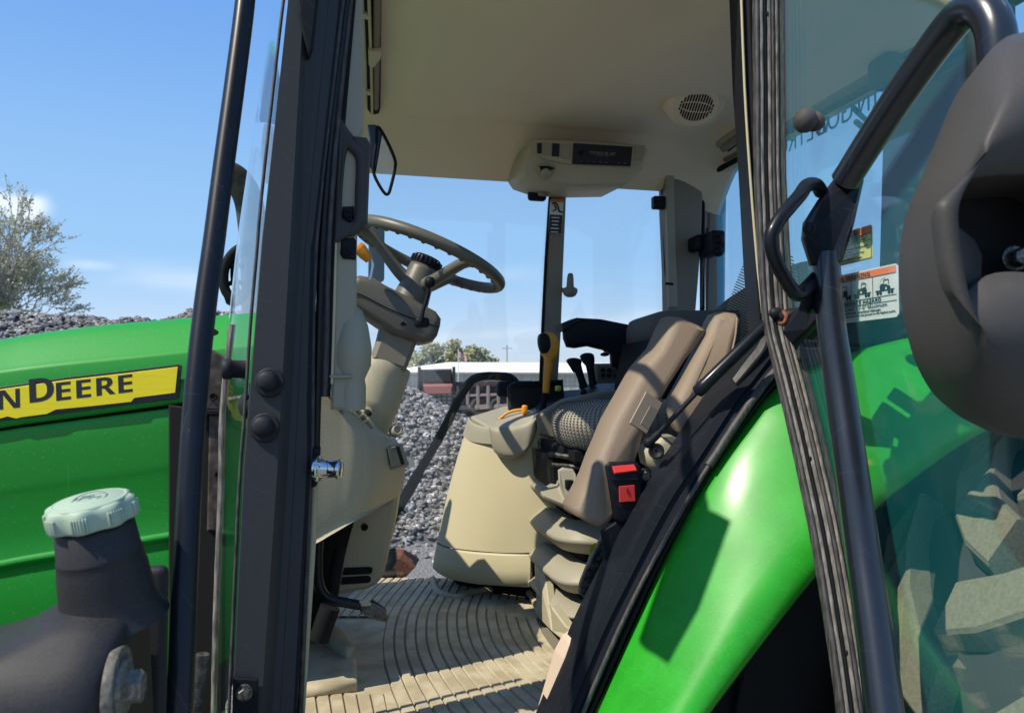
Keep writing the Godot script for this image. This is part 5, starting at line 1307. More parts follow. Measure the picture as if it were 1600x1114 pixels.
# ---------- seat ----------
func build_seat(t: Node3D):
	var s := base("operator_seat", t)
	# cushion: its rounded front left corner shows
	var rows := [
		[V(0.857, 1.521, -2.62), V(0.79, 1.538, -2.6), V(0.717, 1.557, -2.42), V(0.683, 1.559, -2.22), V(0.723, 1.549, -2.12), V(0.828, 1.55, -2.08), V(1.033, 1.546, -2.08)],
		[V(0.833, 1.537, -2.66), V(0.772, 1.564, -2.62), V(0.698, 1.584, -2.4), V(0.656, 1.584, -2.2), V(0.697, 1.575, -2.09), V(0.816, 1.572, -2.05), V(1.018, 1.568, -2.05)],
		[V(0.827, 1.607, -2.68), V(0.765, 1.622, -2.63), V(0.692, 1.633, -2.4), V(0.641, 1.637, -2.19), V(0.683, 1.632, -2.07), V(0.809, 1.632, -2.03), V(1.009, 1.63, -2.03)],
		[V(0.839, 1.655, -2.68), V(0.784, 1.671, -2.62), V(0.709, 1.673, -2.4), V(0.665, 1.672, -2.2), V(0.707, 1.675, -2.1), V(0.821, 1.683, -2.06), V(1.024, 1.681, -2.06)],
		[V(0.87, 1.672, -2.66), V(0.827, 1.685, -2.6), V(0.752, 1.69, -2.4), V(0.736, 1.694, -2.25), V(0.772, 1.697, -2.17), V(0.87, 1.702, -2.13), V(1.081, 1.701, -2.13)],
		[V(0.919, 1.679, -2.62), V(0.893, 1.69, -2.58), V(0.849, 1.696, -2.42), V(0.854, 1.697, -2.34), V(0.865, 1.701, -2.28), V(0.936, 1.701, -2.24), V(1.137, 1.7, -2.24)]]
	var sh := []
	for r in rows: sh.append(curve(r, 4))
	put("cushion", sheet(rows, 5, 4), M.seat_fabric, s)
	# open weave on the cushion: small dark stitches following its side
	var weave := begin()
	var fine := []
	for r in rows: fine.append(curve(r, 9))
	for j in range(13, fine[0].size()):
		var col := []
		for r in fine: col.append(r[j])
		col = curve(col, 6)
		for i in range(2, col.size() - 5):
			var p: Vector3 = col[i]
			add_rbox(weave, p + V(-0.0012, 0.0004, 0.0022), V(0.0026, 0.0021, 0.0010), 0.0008, Basis.IDENTITY, 1)
	put("weave", done(weave), M.fabric_dark, s)
	put("seat_pan", slab([V(0.68, 1.56, -2.60), V(0.68, 1.56, -2.12), V(1.15, 1.56, -2.06), V(1.15, 1.56, -2.66)], V(0, -0.05, 0), 0.01), M.rubber, s)
	put("backrest", slab([V(1.32, 1.655, -2.551), V(1.32, 1.986, -2.525), V(1.32, 2.029, -2.485), V(1.32, 2.059, -2.392), V(1.32, 2.087, -2.262), V(1.32, 2.107, -2.134), V(1.32, 2.112, -1.995), V(1.32, 2.083, -1.91), V(1.32, 2.032, -1.873), V(1.32, 1.678, -1.867)], V(0.12, 0.02, 0), 0.04, 1, true), M.fabric_dark, s)
	var back := begin()
	for k in 40: add_rbox(back, V(1.3185, 1.80 + 0.0095 * k, -2.14 + 0.0012 * k), V(0.002, 0.0018, clampf(0.26 - 0.0055 * maxf(0, k - 14), 0.05, 0.3)), 0.001, Basis(V(1, 0, 0), 0.35), 1)
	put("backrest_weave", done(back), M.seat_fabric, s)
	put("backrest_box", slab([V(0.997, 1.947, -2.28), V(1.009, 1.979, -2.28), V(1.031, 1.99, -2.28), V(1.068, 1.995, -2.28), V(1.401, 2.002, -2.28), V(1.399, 1.863, -2.28), V(1.299, 1.836, -2.28), V(0.997, 1.896, -2.28)], V(0.04, 0, -0.34), 0.02, 1, true), M.fabric_dark, s)
	put("backrest_base", slab([V(0.988, 1.895, -2.26), V(1.387, 1.868, -2.26), V(1.383, 1.536, -2.26), V(0.944, 1.545, -2.26), V(0.956, 1.75, -2.26)], V(0.03, 0, -0.34), 0.01), M.rubber, s)
	# the two tan armrests, both folded up
	var near := base("near_armrest", t)
	put("pad", slab([V(0.865, 1.918, -1.817), V(0.885, 1.926, -1.819), V(0.923, 1.911, -1.815), V(0.952, 1.896, -1.811), V(0.947, 1.882, -1.808), V(0.909, 1.839, -1.797), V(0.882, 1.811, -1.79), V(0.829, 1.747, -1.774), V(0.794, 1.698, -1.762), V(0.745, 1.626, -1.744), V(0.718, 1.565, -1.729), V(0.695, 1.502, -1.713), V(0.664, 1.444, -1.698), V(0.632, 1.418, -1.692), V(0.607, 1.408, -1.69), V(0.574, 1.424, -1.694), V(0.554, 1.436, -1.697), V(0.553, 1.454, -1.701), V(0.576, 1.486, -1.709), V(0.6, 1.523, -1.718), V(0.623, 1.57, -1.73), V(0.642, 1.603, -1.738), V(0.669, 1.654, -1.751), V(0.715, 1.718, -1.767), V(0.76, 1.783, -1.783), V(0.815, 1.836, -1.796), V(0.847, 1.89, -1.81)], V(-0.02, 0.01, -0.085), 0.016, 1, true), M.tan_leather, near)
	put("side_plate", slab([V(0.756, 1.731, -1.767), V(0.798, 1.702, -1.76), V(0.746, 1.626, -1.741), V(0.703, 1.653, -1.748)], V(0, 0, -0.006), 0.0015), M.dark_tan, near)
	put("plate_label", slab([V(0.762, 1.695, -1.757), V(0.785, 1.684, -1.754), V(0.751, 1.636, -1.742), V(0.731, 1.651, -1.746)], V(0, 0, -0.003), 0.0006), M.olive_grey, near)
	var nb := base("backrest_bolster", t)
	put("pad", slab([V(0.957, 1.91, -1.8), V(0.971, 1.932, -1.8), V(0.999, 1.942, -1.8), V(1.028, 1.936, -1.79), V(1.034, 1.918, -1.78), V(1.01, 1.858, -1.76), V(0.974, 1.783, -1.74), V(0.936, 1.718, -1.72), V(0.904, 1.67, -1.71), V(0.87, 1.618, -1.7), V(0.841, 1.612, -1.7), V(0.811, 1.631, -1.7), V(0.8, 1.671, -1.71), V(0.81, 1.706, -1.72), V(0.848, 1.753, -1.74), V(0.894, 1.816, -1.76), V(0.939, 1.874, -1.79)], V(0.02, 0.01, -0.10), 0.022, 1, true), M.tan_leather, nb)
	put("piping", tube([V(1.018, 1.923, -1.778), V(0.998, 1.866, -1.755), V(0.96, 1.786, -1.73), V(0.92, 1.721, -1.71), V(0.89, 1.674, -1.7), V(0.857, 1.625, -1.69)], 0.003, 6, 4), M.tan_leather, nb)
	# belt buckle
	var bk := base("belt_buckle", t)
	put("case", slab([V(0.609, 1.558, -1.67), V(0.622, 1.568, -1.67), V(0.686, 1.567, -1.67), V(0.702, 1.551, -1.67), V(0.703, 1.443, -1.67), V(0.691, 1.431, -1.67), V(0.648, 1.421, -1.67), V(0.63, 1.434, -1.67), V(0.614, 1.533, -1.67)], V(0.012, -0.004, -0.035), 0.008, 1, true), M.satin_black, bk)
	put("case_rim", slab([V(0.622, 1.544, -1.663), V(0.688, 1.543, -1.663), V(0.692, 1.531, -1.663), V(0.691, 1.522, -1.663), V(0.627, 1.523, -1.663)], V(0, 0, -0.01), 0.002), M.satin_black, bk)
	put("release_button", slab([V(0.627, 1.558, -1.668), V(0.682, 1.561, -1.668), V(0.686, 1.547, -1.658), V(0.63, 1.542, -1.658)], V(0, -0.004, -0.006), 0.001), M.red, bk)
	put("red_label", slab([V(0.643, 1.51, -1.664), V(0.681, 1.512, -1.664), V(0.683, 1.474, -1.664), V(0.644, 1.473, -1.664)], V(0, 0, -0.005), 0.0008), M.red, bk)
	put("label_mark", slab([V(0.661, 1.505, -1.661), V(0.663, 1.505, -1.661), V(0.664, 1.493, -1.661), V(0.662, 1.493, -1.661)], V(0, 0, -0.003), 0.0003), M.sticker_ink, bk)
	put("bracket", slab([V(0.604, 1.404, -1.68), V(0.644, 1.425, -1.68), V(0.7, 1.427, -1.68), V(0.716, 1.384, -1.68), V(0.659, 1.327, -1.68), V(0.627, 1.292, -1.68), V(0.612, 1.344, -1.68)], V(0, 0, -0.012), 0.003), M.satin_black, bk)
	put("bracket_bolt", bolt(V(0.667, 1.38, -1.675), V(-0.2, 0, 1), 0.0125, 0.016), M.steel, bk)
	put("anchor_bolt", bolt(V(0.719, 1.529, -1.7), V(-0.1, 0, 1), 0.013, 0.02), M.steel, bk)
	put("anchor_knob", rbox(V(0.732, 1.492, -1.7), V(0.02, 0.022, 0.02), 0.014), M.satin_black, bk)
	put("strap_end", slab([V(0.714, 1.543, -1.69), V(0.738, 1.504, -1.69), V(0.724, 1.443, -1.69), V(0.709, 1.425, -1.69)], V(0, 0, -0.012), 0.003), M.rubber, bk)
	# suspension below the cushion
	var sp := base("seat_suspension", t)
	put("bar", tube([V(0.627, 1.536, -2.22), V(0.668, 1.53, -2.2), V(0.71, 1.524, -2.17), V(0.734, 1.517, -2.14), V(0.745, 1.495, -2.11), V(0.752, 1.464, -2.1)], 0.0085, 10, 5), M.worn_steel, sp)
	put("bar", tube([V(0.632, 1.505, -2.2), V(0.682, 1.502, -2.18), V(0.723, 1.495, -2.15)], 0.006, 8, 3), M.worn_steel, sp)
	put("dark_carriage", slab([V(0.635, 1.528, -2.24), V(0.935, 1.516, -2.24), V(0.934, 1.284, -2.24), V(0.721, 1.323, -2.24), V(0.643, 1.434, -2.24)], V(0.02, 0, -0.3), 0.01), M.rubber, sp)
	put("bracket", slab([V(0.636, 1.494, -2.14), V(0.65, 1.502, -2.14), V(0.678, 1.498, -2.13), V(0.685, 1.482, -2.12), V(0.686, 1.435, -2.11), V(0.706, 1.417, -2.1), V(0.686, 1.403, -2.1), V(0.648, 1.416, -2.12), V(0.635, 1.458, -2.13)], V(0, 0, -0.012), 0.003), M.beige_grey, sp)
	put("pan_edge", slab([V(0.597, 1.428, -2.22), V(0.657, 1.447, -2.26), V(0.674, 1.47, -2.18), V(0.686, 1.423, -2.1), V(0.748, 1.411, -2.08), V(0.744, 1.398, -2.07), V(0.68, 1.402, -2.08), V(0.644, 1.401, -2.12), V(0.602, 1.416, -2.18)], V(0, -0.01, -0.01), 0.003), M.beige_grey, sp)
	for p in [V(0.663, 1.454, -2.125), V(0.708, 1.483, -2.11)]:
		put("linkage", rbox(p, V(0.012, 0.014, 0.01), 0.005), M.rubber, sp)
	put("linkage", tube([V(0.688, 1.492, -2.1), V(0.705, 1.474, -2.09), V(0.725, 1.46, -2.08), V(0.74, 1.445, -2.08)], 0.008, 8, 3), M.worn_steel, sp)
	# bellows: pleats of a soft rectangular cover
	var bl := base("seat_bellows", t)
	var o := V(0.915, 0, -2.40)
	var tiers := [[1.445, 1.350], [1.325, 1.225], [1.200, 1.105], [1.085, 1.03]]
	var hx := 0.265
	var hz := 0.285
	for k in 4:
		var rings := []
		var top: float = tiers[k][0]
		var bot: float = tiers[k][1]
		var steps := [[0.78, top], [0.82, top + 0.004], [0.93, lerpf(top, bot, 0.24)], [0.99, lerpf(top, bot, 0.42)], [1.0, lerpf(top, bot, 0.50)], [0.985, lerpf(top, bot, 0.58)], [0.86, lerpf(top, bot, 0.92)], [0.78, bot]]
		for q in steps:
			var ring := []
			for i in 32:
				var a := TAU * i / 32
				var cx := signf(cos(a)) * pow(absf(cos(a)), 0.42)
				var cz := signf(sin(a)) * pow(absf(sin(a)), 0.42)
				ring.append(V(o.x + cx * hx * q[0] * (1.0 + 0.01 * k), q[1] + 0.004 * sin(a * 3.0 + k), o.z + cz * hz * q[0]))
			rings.append(ring)
		put("pleat", rings_mesh(rings, true, true, true), M.beige_grey, bl)
	put("core", rbox(V(0.93, 1.22, -2.40), V(0.19, 0.22, 0.20), 0.03), M.rubber, bl)
	put("pedestal", slab([V(0.74, 0.955, -2.60), V(0.74, 0.955, -2.22), V(0.80, 0.955, -2.16), V(1.25, 0.955, -2.12), V(1.25, 0.955, -2.64)], V(0, 0.09, 0), 0.012), M.beige_grey, t)
	put("pull_tag", slab([V(0.666, 1.311, -1.95), V(0.682, 1.317, -1.95), V(0.69, 1.301, -1.95), V(0.682, 1.284, -1.95), V(0.675, 1.262, -1.95), V(0.658, 1.265, -1.95), V(0.666, 1.288, -1.95)], V(0.004, 0, -0.004), 0.001), M.lime, t)
	var sp2 := base("slotted_plate", t)
	put("plate", slab([V(0.688, 1.349, -1.9), V(0.706, 1.331, -1.9), V(0.71, 1.29, -1.9), V(0.693, 1.232, -1.9), V(0.675, 1.165, -1.9), V(0.661, 1.162, -1.9), V(0.62, 1.198, -1.9), V(0.624, 1.225, -1.9), V(0.647, 1.277, -1.9)], V(0.006, 0, -0.03), 0.004), M.worn_steel, sp2)
	put("slot", slab([V(0.684, 1.276, -1.895), V(0.695, 1.287, -1.895), V(0.699, 1.272, -1.895), V(0.681, 1.226, -1.895), V(0.664, 1.187, -1.895), V(0.655, 1.184, -1.895), V(0.65, 1.194, -1.895), V(0.663, 1.23, -1.895)], V(0, 0, -0.006), 0.001), M.black_hole, sp2)
	put("rusty_bolt", rbox(V(0.674, 1.23, -1.893), V(0.008, 0.013, 0.006), 0.004), M.rust, sp2)
	put("pin", rbox(V(0.66, 1.201, -1.893), V(0.006, 0.010, 0.006), 0.004), M.steel, sp2)
	put("side_wall", slab([V(0.659, 1.159, -2.52), V(0.672, 1.176, -2.46), V(0.631, 1.004, -2.2), V(0.651, 0.972, -2.45)], V(0.03, 0, -0.01), 0.004), M.beige, t)
	put("side_wall", slab([V(0.628, 1.082, -2.19), V(0.632, 1.065, -2.06), V(0.638, 1.075, -1.95), V(0.65, 1.155, -1.86), V(0.626, 1.088, -1.84), V(0.598, 1.064, -1.86), V(0.628, 1.006, -2.19)], V(0.03, 0, -0.02), 0.004), M.beige, t)
	# beige lever box by the sill, and the gas strut of the door
	var lb := base("latch_box", t)
	put("box_shell", slab([V(0.738, 1.584, -1.72), V(0.752, 1.602, -1.72), V(0.779, 1.621, -1.72), V(0.803, 1.624, -1.72), V(0.854, 1.597, -1.72), V(0.854, 1.585, -1.72), V(0.805, 1.516, -1.72), V(0.795, 1.517, -1.72), V(0.745, 1.549, -1.72)], V(0.01, 0, -0.10), 0.018, 1, true), M.beige, lb)
	put("lid", slab([V(0.777, 1.621, -1.715), V(0.801, 1.624, -1.715), V(0.853, 1.596, -1.715), V(0.845, 1.579, -1.715), V(0.8, 1.602, -1.715)], V(0, 0, -0.1), 0.003), M.dark_beige, lb)
	put("socket", lathe(V(0.758, 1.586, -1.712), V(-0.5, 0.2, 1), [Vector2(0.018, 0), Vector2(0.0195, 0.003), Vector2(0.016, 0.005), Vector2(0.013, 0.001), Vector2(0.003, 0.0)], 22), M.satin_black, lb)


# ---------- sill of the door opening ----------
func build_sill(t: Node3D):
	var s := base("door_sill", t)
	var green = [V(0.511, 0.964, -1.57), V(0.546, 1.036, -1.57), V(0.632, 1.206, -1.57), V(0.715, 1.362, -1.57), V(0.811, 1.523, -1.57), V(0.871, 1.603, -1.57), V(0.948, 1.691, -1.57), V(0.982, 1.726, -1.57), V(1.019, 1.756, -1.57), V(1.081, 1.789, -1.57)]
	var mid = [V(0.484, 0.967, -1.57), V(0.517, 1.039, -1.57), V(0.593, 1.196, -1.57), V(0.66, 1.319, -1.57), V(0.756, 1.472, -1.57), V(0.822, 1.569, -1.57), V(0.896, 1.669, -1.57), V(0.946, 1.732, -1.57), V(0.996, 1.786, -1.57), V(1.065, 1.841, -1.57)]
	var inner = [V(0.435, 0.958, -1.6), V(0.467, 1.032, -1.6), V(0.54, 1.197, -1.6), V(0.602, 1.309, -1.6), V(0.695, 1.481, -1.6), V(0.785, 1.592, -1.6), V(0.877, 1.717, -1.6), V(0.924, 1.768, -1.6), V(0.979, 1.834, -1.6), V(1.022, 1.903, -1.6)]
	var rows := []
	for i in green.size():
		var g: Vector3 = green[i]
		var m: Vector3 = mid[i]
		var n: Vector3 = inner[i]
		rows.append([n + V(0.0, 0, -0.10), n, n.lerp(m, 0.08) + V(0, 0, 0.016), n.lerp(m, 0.45) + V(0, 0, 0.014), n.lerp(m, 0.52) + V(0, 0, 0.002), n.lerp(m, 0.86) + V(0, 0, 0.002), n.lerp(m, 0.9) + V(0, 0, 0.010), m + V(0, 0, 0.012), m.lerp(g, 0.15) + V(0, 0, 0.0), m.lerp(g, 0.9) + V(0, 0, -0.004), g + V(0, 0, -0.03)])
	var fine := []
	var cols := []
	for j in rows[0].size():
		var col := []
		for r in rows: col.append(r[j])
		cols.append(curve(col, 4))
	for i in cols[0].size():
		var r := []
		for col in cols: r.append(col[i])
		fine.append(r)
	put("sill_frame", rings_mesh(fine, false, false, false, -1), M.satin_black, s)
	var ridge := []
	for i in mid.size(): ridge.append(mid[i] + V(-0.004, -0.004, 0.010))
	put("sill_seal", tube(ridge.slice(0, 6), 0.0055, 8, 4), M.mid_rubber, s)
	put("sill_seal", tube(ridge.slice(5), 0.010, 8, 4), M.mid_rubber, s)
	var outer := []
	for i in green.size(): outer.append(green[i].lerp(mid[i], 0.35) + V(0, 0, 0.001))
	put("fender_joint", tube(outer, 0.006, 8, 4), M.rubber, s)
	put("inner_trim", slab([V(0.445, 0.915, -1.66), V(0.459, 1.007, -1.66), V(0.498, 1.128, -1.66), V(0.515, 1.158, -1.66), V(0.537, 1.174, -1.66), V(0.558, 1.178, -1.66), V(0.54, 1.141, -1.66), V(0.486, 1.004, -1.66), V(0.457, 0.914, -1.66)], V(0, 0, -0.06), 0.010), M.pink_beige, s)
	put("hinge_fork", sheet([[V(0.897, 1.762, -1.59), V(0.927, 1.802, -1.585), V(0.962, 1.848, -1.58), V(0.971, 1.901, -1.58)], [V(0.899, 1.753, -1.58), V(0.933, 1.792, -1.575), V(0.97, 1.84, -1.57), V(0.98, 1.9, -1.57)]], 4, 1), M.mid_rubber, s)
	put("dark_lining", slab([V(0.739, 1.456, -1.7), V(0.841, 1.574, -1.7), V(1.04, 1.821, -1.7), V(1.059, 1.912, -1.7), V(1.085, 1.815, -1.7), V(0.86, 1.499, -1.7), V(0.758, 1.348, -1.7)], V(0, 0, -0.06), 0.006), M.rubber, s)
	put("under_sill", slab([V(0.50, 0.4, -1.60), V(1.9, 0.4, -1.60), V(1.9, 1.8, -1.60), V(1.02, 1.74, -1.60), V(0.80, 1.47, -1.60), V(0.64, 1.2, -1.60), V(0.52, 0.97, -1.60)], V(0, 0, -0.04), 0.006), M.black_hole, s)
	# gas strut that holds the door
	var g := base("gas_strut", t)
	put("socket", lathe(V(0.716, 1.611, -1.66), V(0.2, 0.2, 1), [Vector2(0.008, -0.01), Vector2(0.013, -0.004), Vector2(0.014, 0.006), Vector2(0.008, 0.014), Vector2(0.001, 0.016)], 16), M.satin_black, g)
	put("rod", tube([V(0.711, 1.614, -1.64), V(0.807, 1.732, -1.59)], 0.0062, 10, 1), M.gloss_black, g)
	put("rod_end", tube([V(0.711, 1.614, -1.64), V(0.73, 1.636, -1.632)], 0.0095, 10, 1), M.satin_black, g)
	put("barrel", lathe(V(0.804, 1.729, -1.59), V(0.928, 1.88, -1.5) - V(0.804, 1.729, -1.59), [Vector2(0.010, 0), Vector2(0.0155, 0.004), Vector2(0.0155, 0.030), Vector2(0.0147, 0.032), Vector2(0.0147, 0.2245), Vector2(0.010, 0.228)], 20), M.gloss_black, g)
	put("end_fitting", tube([V(0.926, 1.877, -1.502), V(0.947, 1.906, -1.485)], 0.0105, 12, 1), M.gloss_black, g)
	put("ball_joint", lathe(V(0.944, 1.906, -1.485), V(0.9, 0, 0.4), [Vector2(0.008, -0.014), Vector2(0.0145, -0.008), Vector2(0.0145, 0.008), Vector2(0.009, 0.014)], 16), M.satin_black, g)


# ---------- rear fender and wheel ----------
func build_fender(t: Node3D):
	var inn = [V(0.451, 0.847, -1.575), V(0.506, 0.949, -1.575), V(0.548, 1.034, -1.575), V(0.634, 1.204, -1.575), V(0.717, 1.361, -1.575), V(0.813, 1.522, -1.575), V(0.911, 1.646, -1.575), V(1.023, 1.756, -1.575), V(1.222, 1.83, -1.575), V(1.461, 1.878, -1.575), V(1.795, 1.903, -1.575), V(2.359, 1.856, -1.575)]
	var out = [V(0.576, 0.935, -1.36), V(0.64, 1.054, -1.36), V(0.691, 1.111, -1.36), V(0.767, 1.188, -1.36), V(0.856, 1.277, -1.36), V(0.956, 1.372, -1.36), V(1.093, 1.493, -1.36), V(1.191, 1.556, -1.36), V(1.371, 1.657, -1.36), V(1.616, 1.741, -1.36), V(1.956, 1.81, -1.36), V(2.684, 1.816, -1.36)]
	var rows := []
	for i in inn.size():
		var a: Vector3 = inn[i]
		var b: Vector3 = out[i]
		var along: Vector3 = (inn[mini(i + 1, inn.size() - 1)] - inn[maxi(i - 1, 0)]).normalized()
		var n := along.cross(b - a).normalized()
		if n.y < 0 or (absf(n.y) < 0.2 and n.z < 0): n = -n
		var r := [a + n * -0.03, a]
		for q in [[0.08, 0.008], [0.2, 0.015], [0.36, 0.020], [0.52, 0.022], [0.64, 0.023], [0.74, 0.0235], [0.80, 0.0225], [0.86, 0.019], [0.91, 0.013], [0.955, 0.004], [0.985, -0.006], [1.0, -0.018], [0.995, -0.030], [0.97, -0.034]]:
			r.append(a.lerp(b, q[0]) + n * q[1])
		r.append(a.lerp(b, 0.5) - n * 0.012)
		rows.append(r)
	var f := put("rear_fender", sheet(rows, 1, 5), M.green_paint, t)
	var wheel := base("rear_wheel", t)
	var wc := V(1.93, 0.84, -1.24)
	var R := 0.84
	put("tyre", lathe(wc, V(0, 0, 1), [Vector2(0.48, -0.27), Vector2(0.62, -0.30), Vector2(0.76, -0.29), Vector2(0.82, -0.25), Vector2(R - 0.01, -0.12), Vector2(R, 0), Vector2(R - 0.01, 0.12), Vector2(0.82, 0.25), Vector2(0.76, 0.29), Vector2(0.62, 0.30), Vector2(0.48, 0.27), Vector2(0.46, 0.0)], 72), M.tyre_rubber, wheel)
	put("wheel_disc", lathe(wc, V(0, 0, 1), [Vector2(0.02, 0.03), Vector2(0.2, 0.03), Vector2(0.25, 0.0), Vector2(0.42, 0.05), Vector2(0.44, 0.2), Vector2(0.49, 0.26), Vector2(0.49, 0.28), Vector2(0.47, 0.27)], 48), M.yellow_vinyl, wheel)
	for k in 17:
		for s in [-1, 1]:
			var a0 := TAU * (k + (0.5 if s > 0 else 0.0)) / 17
			var inner := []
			var outer := []
			for q in 5:
				var f2 := q / 4.0
				var z: float = s * lerpf(-0.02, 0.295, f2)
				var a := a0 + 0.30 * f2 * f2 + 0.10 * f2
				var half: float = lerpf(0.066, 0.088, f2)
				var rr := lerpf(R + 0.06, 0.815 + 0.05, f2 * f2)
				var lo := lerpf(R - 0.02, 0.80, f2 * f2)
				var d := func(an, rad): return wc + V(-cos(an) * rad, sin(an) * rad, z)
				outer.append([d.call(a - half * 1.30, lo), d.call(a - half * 1.02, rr - 0.008), d.call(a - half * 0.88, rr), d.call(a + half * 0.88, rr), d.call(a + half * 1.02, rr - 0.008), d.call(a + half * 1.30, lo)])
			var st := begin()
			add_rings(st, outer, false, false, false, -1)
			var e: Array = outer[4]
			st.set_smooth_group(0xFFFFFFFF)
			quad(st, e[0], e[1], e[4], e[5]); quad(st, e[1], e[2], e[3], e[4])
			var b: Array = outer[0]
			quad(st, b[5], b[4], b[1], b[0]); quad(st, b[4], b[3], b[2], b[1])
			put("lug", done(st), M.dusty_tyre, wheel)
	put("fender_liner", slab([V(0.95, 1.30, -1.57), V(1.30, 1.68, -1.57), V(1.9, 1.80, -1.57), V(1.9, 0.6, -1.57), V(0.8, 0.6, -1.57)], V(0, 0, -0.02), 0.003), M.black_hole, t)


# ---------- the open door ----------
func build_door(t: Node3D):
	var d := base("cab_door", t)
	var path = [V(0.95, 2.722, -1.515), V(0.95, 2.543, -1.516), V(0.95, 2.394, -1.517), V(0.95, 2.217, -1.518), V(0.95, 2.01, -1.505), V(0.95, 1.885, -1.49), V(0.95, 1.778, -1.448), V(0.95, 1.669, -1.405), V(0.95, 1.566, -1.368), V(0.95, 1.456, -1.331), V(0.95, 1.326, -1.296), V(0.95, 1.201, -1.267), V(0.95, 1.081, -1.243)]
	var shades := [M.mid_rubber, M.dusty_rubber, M.rubber, M.dusty_rubber, M.mid_rubber, M.dusty_rubber]
	for k in 6:
		var line := []
		for p in path: line.append(p + V(-0.027 + 0.0098 * k, 0, 0.006))
		put("seal_ridge", tube(line, 0.0052 if k != 2 else 0.004, 8, 4), shades[k], d)
	var bead := []
	for p in path: bead.append(p + V(0.017, -0.002, 0.008))
	var web := []
	for p in path: web.append([p + V(-0.031, 0, -0.007), p + V(0.030, 0, -0.007), p + V(0.034, 0, 0.006), p + V(-0.031, 0, 0.006)])
	put("seal_body", rings_mesh(web, true, true, true, -1), M.mid_rubber, d)
	for k in [1, 4, 8, 11]:
		put("drain_hole", rbox(path[k].lerp(path[k - 1], 0.3) + V(-0.003, 0, 0.008), V(0.002, 0.004, 0.004), 0.001, Basis.IDENTITY, 1), M.black_hole, d)
	# rubber edging behind the seal that wraps the glass
	var rim := []
	for p in path: rim.append([p + V(0.030, 0, -0.004), p + V(0.030, 0, 0.012), p + V(0.026, 0, 0.034), p + V(0.022, 0, 0.036)])
	put("glass_edging", rings_mesh(rim, false, false, false, -1), M.mid_rubber, d)
	var pane := []
	for p in path: pane.append(V(0.978, p.y, p.z + 0.002))
	pane.append(V(0.978, 0.95, -0.9))
	pane.append(V(0.978, 0.95, -0.42))
	pane.append(V(0.978, 2.72, -0.42))
	put("door_glass", slab(pane, V(0.005, 0, 0), 0.001), M.pane_door, d)
	# tube frame, angled bracket, inside handle
	put("frame_tube", tube([V(0.926, 2.003, -1.28), V(0.924, 1.962, -1.275), V(0.923, 1.861, -1.262), V(0.923, 1.75, -1.24), V(0.913, 1.61, -1.2), V(0.903, 1.468, -1.16), V(0.884, 1.34, -1.11), V(0.862, 1.22, -1.06), V(0.848, 1.15, -1.03)], [0.0262, 0.0268, 0.0285, 0.030, 0.031], 24, 5), M.tube_black, d)
	var br := begin()
	add_slab(br, [V(0.87, 2.033, -1.27), V(0.874, 2.065, -1.27), V(0.915, 2.116, -1.28), V(0.958, 2.161, -1.29), V(1.001, 2.151, -1.26), V(0.969, 2.059, -1.25), V(0.945, 1.992, -1.25), V(0.935, 1.978, -1.25), V(0.923, 1.992, -1.26), V(0.888, 1.981, -1.27), V(0.876, 2.015, -1.27)], V(0.014, 0, -0.03), 0.006)
	put("corner_bracket", done(br), M.gloss_black, d)
	put("bracket_screw", bolt(V(0.878, 2.048, -1.262), V(-0.7, 0, 0.6), 0.009, 0.008), M.gloss_black, d)
	put("inside_handle", tube([V(0.932, 2.132, -1.3), V(0.907, 2.139, -1.28), V(0.873, 2.131, -1.26), V(0.85, 2.108, -1.25), V(0.819, 2.079, -1.24), V(0.793, 2.051, -1.235), V(0.778, 2.02, -1.235), V(0.789, 1.983, -1.24), V(0.817, 1.947, -1.25), V(0.848, 1.92, -1.26), V(0.88, 1.933, -1.275), V(0.909, 1.951, -1.29)], 0.0135, 16, 6), M.gloss_black, d)
	put("handle_foot", slab([V(0.847, 1.931, -1.27), V(0.889, 1.967, -1.275), V(0.903, 1.912, -1.28), V(0.883, 1.886, -1.28), V(0.861, 1.893, -1.28), V(0.863, 1.91, -1.275)], V(0.03, 0, -0.02), 0.006), M.gloss_black, d)
	put("hinge_arm", slab([V(0.917, 1.859, -1.42), V(0.927, 1.886, -1.42), V(0.925, 1.929, -1.34), V(0.941, 1.956, -1.32), V(0.938, 1.89, -1.31), V(0.924, 1.856, -1.34), V(0.928, 1.831, -1.4)], V(0.03, 0, -0.02), 0.006), M.satin_black, d)
	put("hinge_block", slab([V(0.92, 1.881, -1.36), V(0.954, 1.919, -1.34), V(0.957, 1.874, -1.34), V(0.951, 1.843, -1.38)], V(0.03, 0, -0.02), 0.005), M.rubber, d)
	put("pivot", lathe(V(0.95, 1.897, -1.44), V(0.7, 0.2, 0.6), [Vector2(0.01, -0.02), Vector2(0.016, -0.012), Vector2(0.016, 0.010), Vector2(0.010, 0.018)], 16), M.satin_black, d)
	put("cable_wrap", tube([V(0.928, 1.906, -1.43), V(0.929, 1.895, -1.42), V(0.924, 1.881, -1.42), V(0.918, 1.879, -1.43)], 0.0042, 8, 4), M.rust, d)
	put("latch_knob", lathe(V(0.97, 2.299, -1.366), V(-1, 0, 0.1), [Vector2(0.016, -0.01), Vector2(0.020, 0.0), Vector2(0.021, 0.006), Vector2(0.017, 0.008), Vector2(0.017, 0.012), Vector2(0.0245, 0.020), Vector2(0.026, 0.032), Vector2(0.019, 0.044), Vector2(0.003, 0.048)], 24), M.bracket_grey, d)
	# stickers on the inside of the glass
	decal(d, "hazard_label", V(0.989, 2.007, -1.382), V(0.989, 1.97, -1.164), V(0.989, 1.872, -1.152), 0)
	decal(d, "notice_label", V(0.989, 2.091, -1.38), V(0.989, 2.055, -1.231), V(0.989, 1.989, -1.224), 1)
